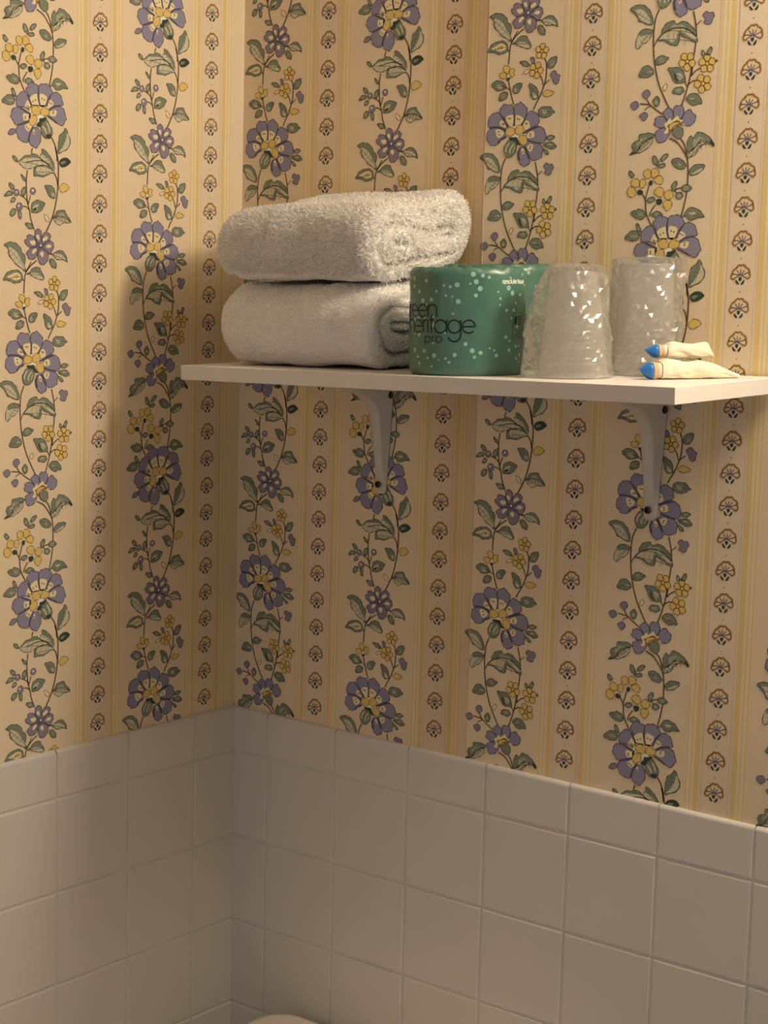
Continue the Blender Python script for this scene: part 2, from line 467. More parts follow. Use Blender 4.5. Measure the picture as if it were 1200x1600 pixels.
INK = {k: lin(v) for k, v in dict(
    s=(112, 94, 70), g=(134, 141, 122), l=(210, 205, 178), d=(88, 86, 68), k=(66, 78, 64), e=(172, 174, 150),
    p=(148, 144, 167), v=(98, 88, 103), q=(144, 136, 149), c=(240, 226, 184), y=(228, 200, 122),
    w=(154, 114, 58), h=(246, 240, 226), t=(140, 104, 60), m=(116, 106, 118), n=(232, 210, 170), u=(222, 194, 148), o=(116, 118, 96),
    S=(231, 204, 140), T=(231, 208, 154), B=(238, 220, 180), D=(180, 168, 160), G=(233, 214, 185)).items()}
ART_TEXT = """
1ls16|191,-220 240,-290 266,-369 276,-470
1ls16|-64,-356 -82,-407
1ls18|249,-323 289,-469 294,-604 285,-753 258,-911 205,-1076 125,-1222
1ls16|231,-597 267,-646 285,-726
1ls16|-134,-590 -147,-684 -147,-778 -134,-917 -104,-1016 -91,-1089 -43,-1208
1ls13|-121,-930 -165,-885 -242,-849
1ls13|-117,-996 -156,-972 -191,-967
1ls13|-121,-943 -91,-848
1ls16|-8,-1531 -96,-1594 -157,-1663 -175,-1744 -184,-1886
1ls13|-83,-1546 -131,-1622 -157,-1663
1ls13|-210,-1728 -184,-1751
1ls16|264,-1840 296,-1909 296,-2040 278,-2116 233,-2226 179,-2316 152,-2367
1ls13|223,-2019 251,-2074 264,-2123
1ls13|282,-2116 341,-2071
1ls16|-184,-2042 -158,-2136 -132,-2225 -101,-2307
1ls16|-186,-2866 -221,-2947 -234,-3022 -239,-3131
1ls16|197,-2912 224,-3011 234,-3067 243,-3151
1ls11|234,-3053 288,-3006
1ls16|-239,-3124 -234,-3234 -213,-3394 -160,-3583 -90,-3726 -27,-3835
1ls16|243,-3144 234,-3277 216,-3395 189,-3569 162,-3673 116,-3810
1ls14|207,-3535 243,-3495 298,-3463
1ls14|175,-3617 234,-3582 298,-3586
1ls13|139,-3587 166,-3638
1ls14|216,-3451 207,-3535
1ls14|-362,-3781 -249,-3796 -187,-3838 -99,-3893
1ls14|-284,-3741 -266,-3770 -249,-3792
1ls11|-301,-3847 -275,-3821 -236,-3810
1ls16|-10,-4131 80,-4173 144,-4242 198,-4325 217,-4419 221,-4562 212,-4689 190,-4808 158,-4933
1ls16|116,-4134 162,-4194 198,-4304
1ls13|71,-4653 117,-4626 171,-4621
1ls13|80,-4647 117,-4679
1ls14|-215,-4596 -238,-4678 -251,-4725
1ls16|-286,-4679 -251,-4739 -234,-4868 -167,-4995
1ls14|-136,-4787 -180,-4852 -194,-4900
1lg19|158,-4933 208,-4882
2fg0|-346,222 -333,246 -304,219 -287,175 -291,155 -325,172
2fg0|-473,96 -426,149 -376,173 -325,162 -300,128 -313,88 -355,68 -427,74
2fq0|-386,-239 -377,-199 -334,-173 -300,-180 -296,-212 -326,-234
2fg0|289,-388 289,-320 298,-239 311,-190 365,-152 383,-114 414,-128 428,-174 460,-226 455,-281 410,-338 347,-363
2fl0|-246,-512 -198,-462 -147,-435 -112,-436 -69,-413 -8,-419 36,-452 98,-482 169,-517 213,-568 151,-532 107,-525 36,-526 -43,-551 -112,-576 -181,-567 -211,-549
2fl0|45,-465 41,-425 63,-397 67,-353 115,-370 169,-416 213,-467 235,-513 231,-567 213,-568 169,-517 115,-487
2fl0|-43,-565 -8,-549 80,-530 133,-533 213,-571 231,-594 169,-608 115,-635 71,-648 19,-641 -43,-645 -47,-605
2fg0|-335,-458 -310,-450 -276,-474 -259,-512 -293,-508 -323,-487
2fg0|-220,-636 -182,-657 -160,-678 -156,-711 -190,-694 -207,-668
2fg0|-216,-828 -208,-788 -156,-765 -156,-825 -186,-863 -208,-847
2fq0|-242,-829 -254,-856 -281,-868 -308,-859 -319,-834 -308,-807 -281,-795 -253,-804
2fq0|-21,-801 -32,-827 -60,-840 -88,-830 -99,-805 -88,-778 -60,-766 -32,-775
2fq0|-199,-974 -212,-1005 -243,-1019 -273,-1008 -285,-978 -273,-947 -242,-932 -212,-944
2fg0|-379,-738 -345,-739 -311,-774 -315,-800 -345,-802 -375,-771
2fg0|-443,-877 -413,-832 -370,-817 -328,-831 -345,-861 -396,-871
2fg0|-354,-938 -349,-901 -319,-877 -294,-899 -311,-926
2fg0|-367,-1048 -345,-1007 -311,-999 -286,-1011 -299,-1051 -333,-1080 -363,-1074
2fg0|-264,-1023 -230,-1022 -213,-1061 -226,-1105 -251,-1089
2fg0|-82,-1001 -78,-948 -52,-913 10,-893 63,-907 107,-922 80,-974 45,-1009 -17,-1029 -78,-1025
2fk0|307,-478 329,-446 392,-424 438,-438 465,-467 420,-504 356,-528 320,-514
2fy0|303,-752 339,-709 375,-697 420,-711 448,-741 411,-773 348,-797 312,-772
2fg0|102,-740 160,-730 204,-737 240,-776 249,-823 240,-864 187,-860 151,-828 129,-782
2fc0|93,-1044 133,-1052 165,-1091 156,-1119 116,-1100
2fg0|205,-1080 249,-1033 285,-991 385,-986 394,-1013 439,-1059 476,-1112 403,-1068 312,-1051 258,-1060
2fl0|223,-1075 312,-1051 403,-1068 467,-1113 403,-1119 367,-1117 322,-1146 276,-1134 240,-1102
2fg0|-165,-1146 -104,-1140 -69,-1162 -52,-1195 -113,-1201 -148,-1172
2fg0|-449,-1386 -398,-1351 -338,-1349 -278,-1364 -226,-1409 -209,-1456 -174,-1475 -161,-1535 -175,-1582 -157,-1636 -175,-1650 -218,-1617 -296,-1578 -313,-1552 -381,-1494 -389,-1461 -398,-1401
2fg0|-463,-1745 -433,-1695 -399,-1661 -330,-1643 -270,-1638 -222,-1664 -201,-1704 -210,-1751 -262,-1772 -322,-1777 -373,-1754 -433,-1748
2fg0|-149,-1683 -96,-1648 -61,-1614 -8,-1602 36,-1611 62,-1658 94,-1699 80,-1737 27,-1731 -26,-1715 -79,-1695 -96,-1668
2fg0|160,-1459 232,-1450 268,-1428 313,-1417 358,-1426 404,-1473 422,-1541 395,-1521 340,-1515 277,-1517 241,-1491 214,-1457
2fg0|169,-1520 205,-1505 250,-1538 268,-1572 259,-1610 214,-1601 178,-1567
2fy0|-245,-1947 -245,-1907 -219,-1896 -175,-1913 -166,-1960 -193,-1987
2fy0|-301,-1988 -253,-1968 -210,-1981 -210,-2021 -245,-2035 -271,-2028
2fy0|-166,-1940 -105,-1933 -114,-1980 -105,-2001 -140,-2021 -175,-1981
2fy0|319,-1764 309,-1786 285,-1796 262,-1787 252,-1765 262,-1742 285,-1733 309,-1742
2fy0|294,-1818 284,-1841 260,-1850 237,-1841 227,-1819 237,-1797 260,-1787 284,-1796
2fy0|233,-1812 224,-1835 200,-1844 177,-1835 167,-1813 177,-1791 200,-1781 224,-1790
2fy0|221,-1754 212,-1777 188,-1786 165,-1778 155,-1755 165,-1733 188,-1723 212,-1732
2fy0|274,-1724 264,-1747 241,-1756 217,-1748 208,-1725 217,-1703 241,-1693 264,-1702
2fy0|259,-1969 249,-1993 224,-2003 199,-1994 189,-1970 199,-1946 224,-1936 249,-1946
2fy0|216,-2017 206,-2041 181,-2051 156,-2041 146,-2017 156,-1994 181,-1984 206,-1993
2fy0|158,-1992 147,-2016 123,-2026 98,-2016 88,-1992 98,-1968 123,-1958 147,-1968
2fy0|164,-1929 154,-1953 129,-1963 104,-1953 94,-1929 104,-1906 129,-1896 154,-1905
2fy0|227,-1915 216,-1939 191,-1949 167,-1939 156,-1915 167,-1892 191,-1882 216,-1891
2fg0|-44,-1871 0,-1860 54,-1877 85,-1911 62,-1924 9,-1911 -17,-1891
2fq0|94,-1842 116,-1825 147,-1855 143,-1893 116,-1890
2fc0|5,-1993 36,-1959 89,-1952 71,-1986 36,-1996
2fg0|305,-1929 323,-1874 368,-1842 423,-1842 418,-1894 387,-1942 341,-1956
2fq0|350,-2026 368,-1991 414,-1984 432,-2015 469,-2032 460,-2067 446,-2116 396,-2109 378,-2067
2fg0|-396,-2096 -357,-2056 -297,-2049 -236,-2076 -206,-2116 -210,-2136 -297,-2160 -349,-2136
2fg0|-293,-2258 -289,-2211 -263,-2177 -219,-2170 -184,-2184 -193,-2231 -237,-2258
2fg0|-119,-2143 -88,-2096 0,-2092 -17,-2143 -44,-2184 -88,-2194 -114,-2177
2fg0|85,-2102 143,-2116 197,-2164 206,-2212 210,-2247 161,-2267 116,-2240 103,-2178
2fy0|264,-2219 287,-2185 332,-2175 405,-2206 369,-2234 314,-2244
2fg0|215,-2392 242,-2351 305,-2344 369,-2352 397,-2387 424,-2401 388,-2422 351,-2449 287,-2455 242,-2441
2fg0|324,-2665 351,-2644 406,-2642 434,-2660 397,-2687 352,-2690
2fg0|288,-2733 352,-2711 416,-2716 457,-2766 398,-2782 333,-2763
2fg0|283,-2782 333,-2790 366,-2837 324,-2832
2fg0|-518,-2849 -480,-2816 -402,-2808 -342,-2827 -290,-2876 -264,-2932 -251,-3007 -308,-3009 -360,-2983 -412,-2968 -437,-2919 -480,-2877
2fq0|306,-2964 334,-2923 370,-2939 416,-2940 430,-2976 407,-3017 398,-3045 352,-3050 316,-3021 338,-2994
2fl0|-438,-3191 -421,-3117 -377,-3057 -308,-3050 -247,-3069 -265,-3116 -300,-3170 -352,-3195 -413,-3240
2fg0|-146,-3094 -124,-3039 -80,-3000 -9,-2992 9,-3024 62,-3005 116,-3007 170,-3043 225,-3094 247,-3144 216,-3129 152,-3085 80,-3061 -9,-3065 -98,-3096 -142,-3115
2fl0|-186,-3168 -133,-3115 -45,-3070 62,-3067 152,-3092 216,-3143 252,-3172 252,-3214 188,-3191 152,-3168 98,-3152 62,-3116 53,-3171 35,-3233 -9,-3224 -36,-3223 -71,-3200 -124,-3177
2fg0|-208,-3394 -195,-3346 -134,-3318 -98,-3330 -54,-3347 -89,-3386 -151,-3411
2fg0|-387,-3508 -370,-3461 -335,-3415 -274,-3411 -231,-3448 -217,-3483 -248,-3516 -318,-3526
2fy0|246,-3414 235,-3438 209,-3447 183,-3435 172,-3410 183,-3385 209,-3376 235,-3388
2fy0|192,-3451 181,-3476 155,-3485 129,-3473 118,-3447 129,-3422 155,-3413 181,-3425
2fy0|137,-3409 126,-3434 100,-3443 74,-3431 63,-3406 74,-3381 100,-3372 126,-3384
2fy0|157,-3346 146,-3371 120,-3380 94,-3368 83,-3343 94,-3318 120,-3309 146,-3321
2fy0|224,-3349 213,-3373 187,-3383 161,-3371 150,-3345 161,-3320 187,-3311 213,-3323
2fy0|449,-3473 438,-3497 412,-3506 386,-3494 375,-3469 385,-3444 411,-3435 438,-3447
2fy0|381,-3472 371,-3496 345,-3505 319,-3493 308,-3468 318,-3443 344,-3435 370,-3446
2fy0|358,-3408 347,-3433 321,-3442 295,-3430 284,-3405 295,-3380 321,-3371 347,-3383
2fy0|410,-3370 399,-3394 373,-3403 347,-3391 337,-3366 347,-3342 373,-3333 399,-3344
2fy0|467,-3409 456,-3434 430,-3443 403,-3431 393,-3406 403,-3381 429,-3372 456,-3384
2fy0|428,-3646 417,-3671 391,-3680 364,-3668 353,-3642 364,-3617 391,-3608 417,-3620
2fy0|366,-3672 355,-3696 329,-3705 302,-3693 291,-3667 302,-3642 329,-3633 355,-3645
2fy0|319,-3619 308,-3644 282,-3653 256,-3641 245,-3615 256,-3590 282,-3581 308,-3593
2fy0|352,-3562 341,-3587 315,-3596 288,-3583 277,-3557 288,-3533 314,-3524 341,-3536
2fy0|419,-3578 408,-3603 382,-3612 355,-3600 344,-3574 355,-3549 382,-3540 408,-3552
2fg0|311,-3294 339,-3310 348,-3345 325,-3351 311,-3330
2fg0|362,-3339 380,-3291 412,-3264 422,-3300 399,-3341
2fg0|-58,-3450 0,-3443 71,-3450 116,-3488 139,-3545 143,-3587 71,-3597 17,-3580 -18,-3515
2fg0|8,-3691 17,-3650 71,-3636 116,-3642 134,-3678 98,-3707 44,-3700
2fg0|162,-3757 180,-3723 234,-3702 289,-3716 326,-3761 340,-3804 289,-3808 244,-3822 189,-3787
2fc0|-107,-3642 -90,-3608 -59,-3600 -59,-3631 -81,-3664
2fq0|-336,-3683 -301,-3647 -253,-3664 -253,-3702 -292,-3737 -327,-3711
2fq0|-471,-3794 -423,-3753 -380,-3776 -380,-3811 -423,-3839
2fq0|-358,-3905 -336,-3876 -284,-3869 -267,-3909 -306,-3951
2fg0|-214,-3767 -192,-3727 -161,-3715 -134,-3765 -152,-3806 -178,-3818
2fg0|-459,-4284 -416,-4249 -433,-4186 -398,-4154 -355,-4137 -355,-4089 -276,-4074 -214,-4076 -179,-4103 -232,-4126 -302,-4148 -329,-4188 -372,-4253 -407,-4271
2fl0|-372,-4260 -311,-4189 -250,-4146 -192,-4123 -206,-4177 -241,-4216 -320,-4258
2fg0|207,-4276 198,-4219 203,-4155 235,-4112 262,-4139 299,-4085 345,-4085 400,-4107 456,-4148 498,-4208 480,-4221 447,-4190 373,-4176 299,-4206 262,-4253
2fl0|208,-4340 226,-4278 281,-4226 354,-4154 410,-4180 354,-4211 318,-4250 290,-4298 235,-4321
2fg0|-188,-4312 -170,-4296 -135,-4330 -117,-4374 -162,-4384 -184,-4354
2fg0|-99,-4348 -82,-4307 -28,-4280 -10,-4299 -37,-4332 -73,-4357
2fg0|-144,-4400 -82,-4377 -41,-4381 -46,-4409 -91,-4419
2fg0|31,-4352 71,-4328 126,-4333 171,-4365 198,-4403 171,-4433 116,-4435 62,-4405
2fg0|235,-4456 263,-4416 318,-4393 401,-4401 392,-4435 346,-4474 281,-4497 244,-4493
2fg0|40,-4608 62,-4568 98,-4553 103,-4593 80,-4647 53,-4645
2fg0|153,-4619 180,-4594 235,-4592 272,-4631 226,-4655 171,-4650
2fg0|94,-4698 117,-4665 162,-4670 176,-4707 144,-4729 107,-4721
2fg0|-456,-4467 -447,-4440 -408,-4465 -391,-4494 -417,-4513 -447,-4489
2fy0|-286,-4470 -259,-4434 -215,-4442 -197,-4486 -224,-4525 -268,-4507
2fy0|-197,-4472 -188,-4430 -135,-4428 -104,-4467 -117,-4500 -162,-4517 -193,-4500
2fy0|-162,-4531 -117,-4493 -73,-4505 -55,-4542 -73,-4582 -135,-4569
2fy0|-426,-4560 -391,-4522 -338,-4534 -325,-4585 -356,-4609 -408,-4597
2fy0|-325,-4557 -303,-4528 -259,-4535 -255,-4578 -286,-4617 -321,-4599
2fy0|-465,-4640 -443,-4607 -400,-4608 -365,-4643 -374,-4691 -409,-4708 -452,-4690
2fy0|-153,-4651 -109,-4610 -55,-4626 -46,-4670 -73,-4709 -127,-4689
2fy0|-37,-4685 -1,-4639 53,-4659 67,-4703 26,-4734 -19,-4722
2fy0|-46,-4776 -19,-4743 44,-4750 53,-4801 8,-4845 -28,-4813
2fg0|-233,-4748 -215,-4715 -153,-4708 -144,-4737 -189,-4764
2fg0|-414,-4868 -387,-4843 -352,-4840 -322,-4823 -269,-4843 -238,-4881 -251,-4915 -313,-4929 -374,-4904
2fg0|-171,-4882 -145,-4857 -100,-4847 -64,-4866 -42,-4886 -100,-4911 -154,-4905
2fg0|217,-4854 254,-4815 318,-4819 383,-4851 412,-4890 426,-4906 356,-4913 272,-4939 236,-4914 199,-4888
3fe0|-331,210 -324,223 -309,209 -300,186 -302,176 -320,184
3fl0|-418,111 -359,129 -317,120 -368,102
3fl0|302,-373 356,-308 401,-224 414,-162 446,-220 446,-281 401,-332 347,-356
3fg0|-246,-512 -198,-462 -147,-435 -112,-436 -69,-413 -8,-419 45,-458 -8,-455 -60,-456 -103,-462 -164,-466 -207,-492
3fg0|71,-356 115,-370 169,-416 213,-467 235,-513 231,-560 195,-509 160,-457 107,-427 71,-410
3fg0|-47,-565 -8,-556 -16,-590 1,-615 80,-624 151,-606 222,-591 231,-597 169,-611 115,-635 71,-648 19,-641 -43,-648
3fe0|-318,-470 -305,-465 -287,-478 -278,-498 -296,-495 -311,-485
3fe0|-204,-654 -184,-665 -172,-676 -170,-693 -188,-684 -197,-671
3fe0|-203,-824 -198,-803 -171,-791 -171,-822 -187,-842 -198,-834
3od8|-242,-829 -254,-856 -281,-868 -308,-859 -319,-834 -308,-807 -281,-795 -253,-804
3ov8|-21,-801 -32,-827 -60,-840 -88,-830 -99,-805 -88,-778 -60,-766 -32,-775
3ov8|-199,-974 -212,-1005 -243,-1019 -273,-1008 -285,-978 -273,-947 -242,-932 -212,-944
3fe0|-362,-754 -345,-754 -327,-772 -329,-786 -345,-787 -360,-771
3fe0|-414,-863 -398,-840 -376,-832 -354,-839 -363,-855 -390,-860
3fe0|-340,-924 -338,-905 -322,-892 -309,-903 -318,-917
3fe0|-349,-1043 -338,-1022 -320,-1018 -306,-1024 -313,-1045 -331,-1060 -347,-1057
3fe0|-251,-1041 -233,-1040 -224,-1060 -231,-1083 -244,-1075
3fl0|-60,-980 -25,-945 27,-942 1,-991 -34,-1009
3fg0|325,-480 347,-465 401,-461 374,-490 338,-499
3fl0|187,-806 231,-810 236,-851 204,-839
3fe0|270,-1063 293,-1039 312,-1017 363,-1015 368,-1029 392,-1053 411,-1080 373,-1057 326,-1048 298,-1053
3fe0|-138,-1157 -106,-1154 -88,-1165 -79,-1183 -111,-1186 -129,-1171
3fl0|-389,-1407 -355,-1406 -287,-1444 -244,-1497 -218,-1543 -175,-1596 -183,-1630 -244,-1597 -296,-1565 -355,-1506 -377,-1460
3fc0|-416,-1715 -356,-1687 -287,-1665 -235,-1685 -227,-1725 -279,-1746 -313,-1746 -365,-1727
3fl0|-96,-1675 -44,-1661 27,-1673 80,-1726 27,-1727 -44,-1711
3fl0|223,-1457 286,-1452 349,-1467 395,-1514 331,-1512 277,-1510 241,-1484
3fe0|194,-1539 212,-1531 236,-1548 245,-1566 241,-1586 217,-1581 198,-1563
3ow10|-245,-1947 -245,-1907 -219,-1896 -175,-1913 -166,-1960 -193,-1987
3ow10|-301,-1988 -253,-1968 -210,-1981 -210,-2021 -245,-2035 -271,-2028
3ow10|-166,-1940 -105,-1933 -114,-1980 -105,-2001 -140,-2021 -175,-1981
3fe0|-13,-1881 10,-1876 38,-1884 54,-1902 43,-1909 15,-1902 1,-1892
3fe0|334,-1914 344,-1885 367,-1869 396,-1868 393,-1895 377,-1921 353,-1928
3fl0|-340,-2096 -288,-2089 -254,-2116 -280,-2136 -323,-2116
3fe0|-267,-2236 -265,-2212 -252,-2194 -229,-2191 -211,-2198 -216,-2223 -238,-2237
3fl0|-106,-2157 -79,-2130 -62,-2157 -88,-2177
3fl0|143,-2191 170,-2198 197,-2240 161,-2253 143,-2226
3fl0|251,-2385 296,-2379 333,-2400 287,-2420
3fe0|350,-2665 364,-2654 392,-2653 407,-2662 388,-2676 364,-2678
3fl0|342,-2735 388,-2729 407,-2750 361,-2749
3fe0|304,-2796 330,-2800 347,-2824 325,-2822
3fl0|-463,-2857 -394,-2853 -334,-2895 -273,-2993 -343,-2984 -403,-2947 -437,-2899
3fg0|-403,-3118 -377,-3057 -308,-3050 -247,-3069 -265,-3103 -334,-3107
3fe0|-57,-3078 -45,-3050 -22,-3029 15,-3025 24,-3042 52,-3032 80,-3033 108,-3052 136,-3079 148,-3105 131,-3097 99,-3074 61,-3061 15,-3063 -31,-3079 -54,-3089
3fg0|-195,-3167 -142,-3156 -71,-3173 -18,-3203 22,-3163 27,-3114 62,-3137 53,-3171 35,-3233 -9,-3224 -36,-3226 -71,-3200 -124,-3181
3fg0|27,-3094 80,-3103 134,-3133 207,-3178 252,-3179 252,-3221 188,-3194 134,-3164 80,-3144
3fy0|-98,-3130 -62,-3104 -27,-3112 -54,-3132
3fe0|-172,-3379 -165,-3354 -133,-3339 -115,-3346 -92,-3354 -110,-3375 -143,-3387
3fl0|-301,-3478 -274,-3466 -235,-3468 -248,-3481
3fe0|319,-3310 333,-3318 338,-3336 326,-3339 319,-3328
3fe0|378,-3324 387,-3298 404,-3284 409,-3303 397,-3324
3fs0|490,-3406 485,-3415 473,-3419 461,-3414 456,-3404 461,-3394 473,-3390 485,-3395
3fl0|40,-3504 80,-3500 112,-3536 89,-3567 62,-3548
3fk0|8,-3489 35,-3518 44,-3554 71,-3583 26,-3566
3fe0|38,-3682 43,-3660 71,-3653 94,-3656 103,-3675 85,-3690 57,-3687
3fl0|189,-3759 216,-3750 253,-3752 216,-3768
3fl0|-187,-3776 -174,-3749 -161,-3770 -174,-3797
3fe0|-401,-4228 -379,-4210 -387,-4177 -369,-4160 -347,-4152 -347,-4126 -306,-4119 -274,-4120 -255,-4134 -283,-4146 -319,-4157 -333,-4178 -356,-4212 -374,-4221
3fe0|266,-4226 262,-4196 264,-4163 281,-4141 295,-4155 314,-4127 338,-4127 367,-4138 396,-4159 418,-4191 408,-4198 391,-4181 353,-4174 314,-4190 295,-4214
3fe0|-174,-4326 -165,-4318 -147,-4336 -138,-4358 -161,-4364 -172,-4348
3fe0|-78,-4335 -69,-4314 -41,-4300 -31,-4310 -45,-4327 -64,-4340
3fe0|-114,-4398 -81,-4387 -60,-4389 -63,-4403 -86,-4408
3fl0|98,-4373 126,-4375 148,-4399 116,-4399
3fl0|253,-4483 309,-4449 383,-4427 346,-4471 281,-4489
3fe0|55,-4605 67,-4584 86,-4577 88,-4597 77,-4626 62,-4624
3fe0|179,-4621 193,-4608 221,-4607 240,-4628 217,-4640 188,-4637
3fe0|113,-4698 125,-4681 148,-4684 155,-4703 139,-4714 120,-4710
3fe0|-442,-4472 -438,-4459 -417,-4471 -408,-4487 -422,-4496 -438,-4484
3ow10|-286,-4470 -259,-4434 -215,-4442 -197,-4486 -224,-4525 -268,-4507
3ow10|-197,-4472 -188,-4430 -135,-4428 -104,-4467 -117,-4500 -162,-4517 -193,-4500
3ow10|-162,-4531 -117,-4493 -73,-4505 -55,-4542 -73,-4582 -135,-4569
3ow10|-426,-4560 -391,-4522 -338,-4534 -325,-4585 -356,-4609 -408,-4597
3ow10|-325,-4557 -303,-4528 -259,-4535 -255,-4578 -286,-4617 -321,-4599
3ow10|-465,-4640 -443,-4607 -400,-4608 -365,-4643 -374,-4691 -409,-4708 -452,-4690
3ow10|-153,-4651 -109,-4610 -55,-4626 -46,-4670 -73,-4709 -127,-4689
3ow10|-37,-4685 -1,-4639 53,-4659 67,-4703 26,-4734 -19,-4722
3ow10|-46,-4776 -19,-4743 44,-4750 53,-4801 8,-4845 -28,-4813
3fe0|-211,-4742 -202,-4724 -170,-4720 -165,-4736 -188,-4749
3fl0|-339,-4866 -287,-4865 -269,-4885 -313,-4887
3fe0|-142,-4880 -128,-4867 -105,-4863 -87,-4872 -75,-4883 -105,-4896 -133,-4892
3fl0|254,-4866 319,-4858 319,-4880 272,-4896
4od10|-346,222 -333,246 -304,219 -287,175 -291,155 -325,172
4lo6|-295,162 -307,186 -319,213 -330,238
4od10|-473,96 -426,149 -376,173 -325,162 -300,128 -313,88 -355,68 -427,74
4lo6|-312,126 -355,119 -407,109 -457,99
4lo4|-347,121 -353,111 -359,101
4lo4|-347,121 -356,128 -365,135
4lo4|-372,116 -378,106 -384,96
4lo4|-372,116 -381,123 -390,130
4lo4|-398,111 -404,101 -410,91
4lo4|-398,111 -407,118 -416,125
4lo4|-425,106 -431,96 -437,86
4lo4|-425,106 -434,113 -443,120
4ov10|-386,-239 -377,-199 -334,-173 -300,-180 -296,-212 -326,-234
4od10|289,-388 289,-320 298,-239 311,-190 365,-152 383,-114 414,-128 428,-174 460,-226 455,-281 410,-338 347,-363
4lo6|380,-134 366,-206 337,-288 301,-365
4lo4|369,-193 390,-201 411,-210
4lo4|369,-193 344,-196 319,-199
4lo4|358,-233 379,-242 400,-251
4lo4|358,-233 332,-236 307,-240
4lo4|343,-274 364,-283 385,-292
4lo4|343,-274 318,-277 293,-281
4lo4|325,-316 346,-325 367,-334
4lo4|325,-316 300,-319 275,-322
4od10|-246,-512 -198,-462 -147,-435 -112,-436 -69,-413 -8,-419 36,-452 98,-482 169,-517 213,-568 151,-532 107,-525 36,-526 -43,-551 -112,-576 -181,-567 -211,-549
4lo6|174,-558 45,-531 -93,-514 -212,-510
4lo4|68,-535 53,-557 38,-580
4lo4|68,-535 68,-510 68,-486
4lo4|-2,-523 -17,-546 -32,-568
4lo4|-2,-523 -2,-499 -2,-475
4lo4|-70,-516 -85,-538 -100,-560
4lo4|-70,-516 -71,-491 -71,-467
4lo4|-137,-511 -152,-533 -167,-556
4lo4|-137,-511 -138,-487 -138,-463
4od10|45,-465 41,-425 63,-397 67,-353 115,-370 169,-416 213,-467 235,-513 231,-567 213,-568 169,-517 115,-487
4lo6|216,-550 169,-493 120,-429 79,-371
4lo4|178,-503 154,-508 131,-512
4lo4|178,-503 193,-489 209,-475
4lo4|152,-471 129,-476 106,-480
4lo4|152,-471 168,-457 183,-443
4lo4|128,-439 105,-444 82,-448
4lo4|128,-439 143,-425 159,-411
4lo4|104,-407 81,-412 58,-416
4lo4|104,-407 120,-393 135,-378
4od10|-43,-565 -8,-549 80,-530 133,-533 213,-571 231,-594 169,-608 115,-635 71,-648 19,-641 -43,-645 -47,-605
4lo6|-28,-603 42,-598 125,-595 206,-594
4lo4|29,-599 37,-585 45,-571
4lo4|29,-599 36,-613 43,-626
4lo4|69,-597 77,-583 86,-569
4lo4|69,-597 76,-611 83,-624
4lo4|111,-596 119,-581 128,-567
4lo4|111,-596 118,-609 125,-623
4lo4|154,-594 163,-580 171,-566
4lo4|154,-594 162,-608 169,-622
4od10|-335,-458 -310,-450 -276,-474 -259,-512 -293,-508 -323,-487
4lo6|-265,-508 -286,-492 -309,-476 -329,-462
4od10|-220,-636 -182,-657 -160,-678 -156,-711 -190,-694 -207,-668
4lo6|-161,-705 -177,-685 -197,-662 -215,-642
4od10|-216,-828 -208,-788 -156,-765 -156,-825 -186,-863 -208,-847
4lo6|-186,-856 -183,-831 -174,-802 -161,-773
4fh0|-48,-795 -52,-804 -60,-808 -69,-805 -72,-797 -69,-788 -60,-784 -52,-787
4fl0|-269,-824 -272,-833 -281,-837 -289,-834 -293,-826 -289,-817 -281,-813 -272,-816
4fh0|-239,-966 -243,-974 -251,-978 -260,-975 -263,-967 -260,-958 -251,-954 -243,-957
4od10|-379,-738 -345,-739 -311,-774 -315,-800 -345,-802 -375,-771
4lo6|-320,-795 -336,-779 -355,-760 -373,-743
4od10|-443,-877 -413,-832 -370,-817 -328,-831 -345,-861 -396,-871
4lo6|-337,-834 -367,-844 -401,-858 -433,-872
4od10|-354,-938 -349,-901 -319,-877 -294,-899 -311,-926
4od10|-367,-1048 -345,-1007 -311,-999 -286,-1011 -299,-1051 -333,-1080 -363,-1074
4lo6|-357,-1069 -338,-1050 -315,-1031 -292,-1015
4od10|-264,-1023 -230,-1022 -213,-1061 -226,-1105 -251,-1089
4lo6|-227,-1098 -235,-1074 -247,-1050 -260,-1029
4od10|-82,-1001 -78,-948 -52,-913 10,-893 63,-907 107,-922 80,-974 45,-1009 -17,-1029 -78,-1025
4lo6|-65,-1015 -20,-984 35,-953 90,-928
4lo4|-29,-989 -30,-977 -32,-964
4lo4|-29,-989 -14,-994 0,-999
4lo4|-2,-973 -4,-960 -5,-948
4lo4|-2,-973 12,-978 27,-983
4lo4|26,-958 24,-945 23,-933
4lo4|26,-958 40,-963 55,-968
4lo4|55,-943 53,-931 52,-918
4lo4|55,-943 69,-948 84,-954
4fk0|-60,-1000 -34,-979 -8,-978 -25,-1005
4od10|307,-478 329,-446 392,-424 438,-438 465,-467 420,-504 356,-528 320,-514
4ow10|303,-752 339,-709 375,-697 420,-711 448,-741 411,-773 348,-797 312,-772
4od10|102,-740 160,-730 204,-737 240,-776 249,-823 240,-864 187,-860 151,-828 129,-782
4lo6|231,-853 198,-817 157,-779 115,-749
4lo4|204,-823 188,-826 172,-829
4lo4|204,-823 211,-811 217,-799
4lo4|185,-804 168,-807 152,-810
4lo4|185,-804 191,-792 197,-780
4lo4|164,-785 148,-788 131,-791
4lo4|164,-785 170,-773 176,-762
4lo4|142,-768 125,-771 109,-774
4lo4|142,-768 148,-756 154,-744
4ow10|93,-1044 133,-1052 165,-1091 156,-1119 116,-1100
4od10|205,-1080 249,-1033 285,-991 385,-986 394,-1013 439,-1059 476,-1112 403,-1068 312,-1051 258,-1060
4lo6|454,-1102 381,-1078 299,-1068 226,-1075
4lo4|394,-1081 382,-1094 371,-1106
4lo4|394,-1081 390,-1067 386,-1052
4lo4|353,-1073 342,-1085 330,-1098
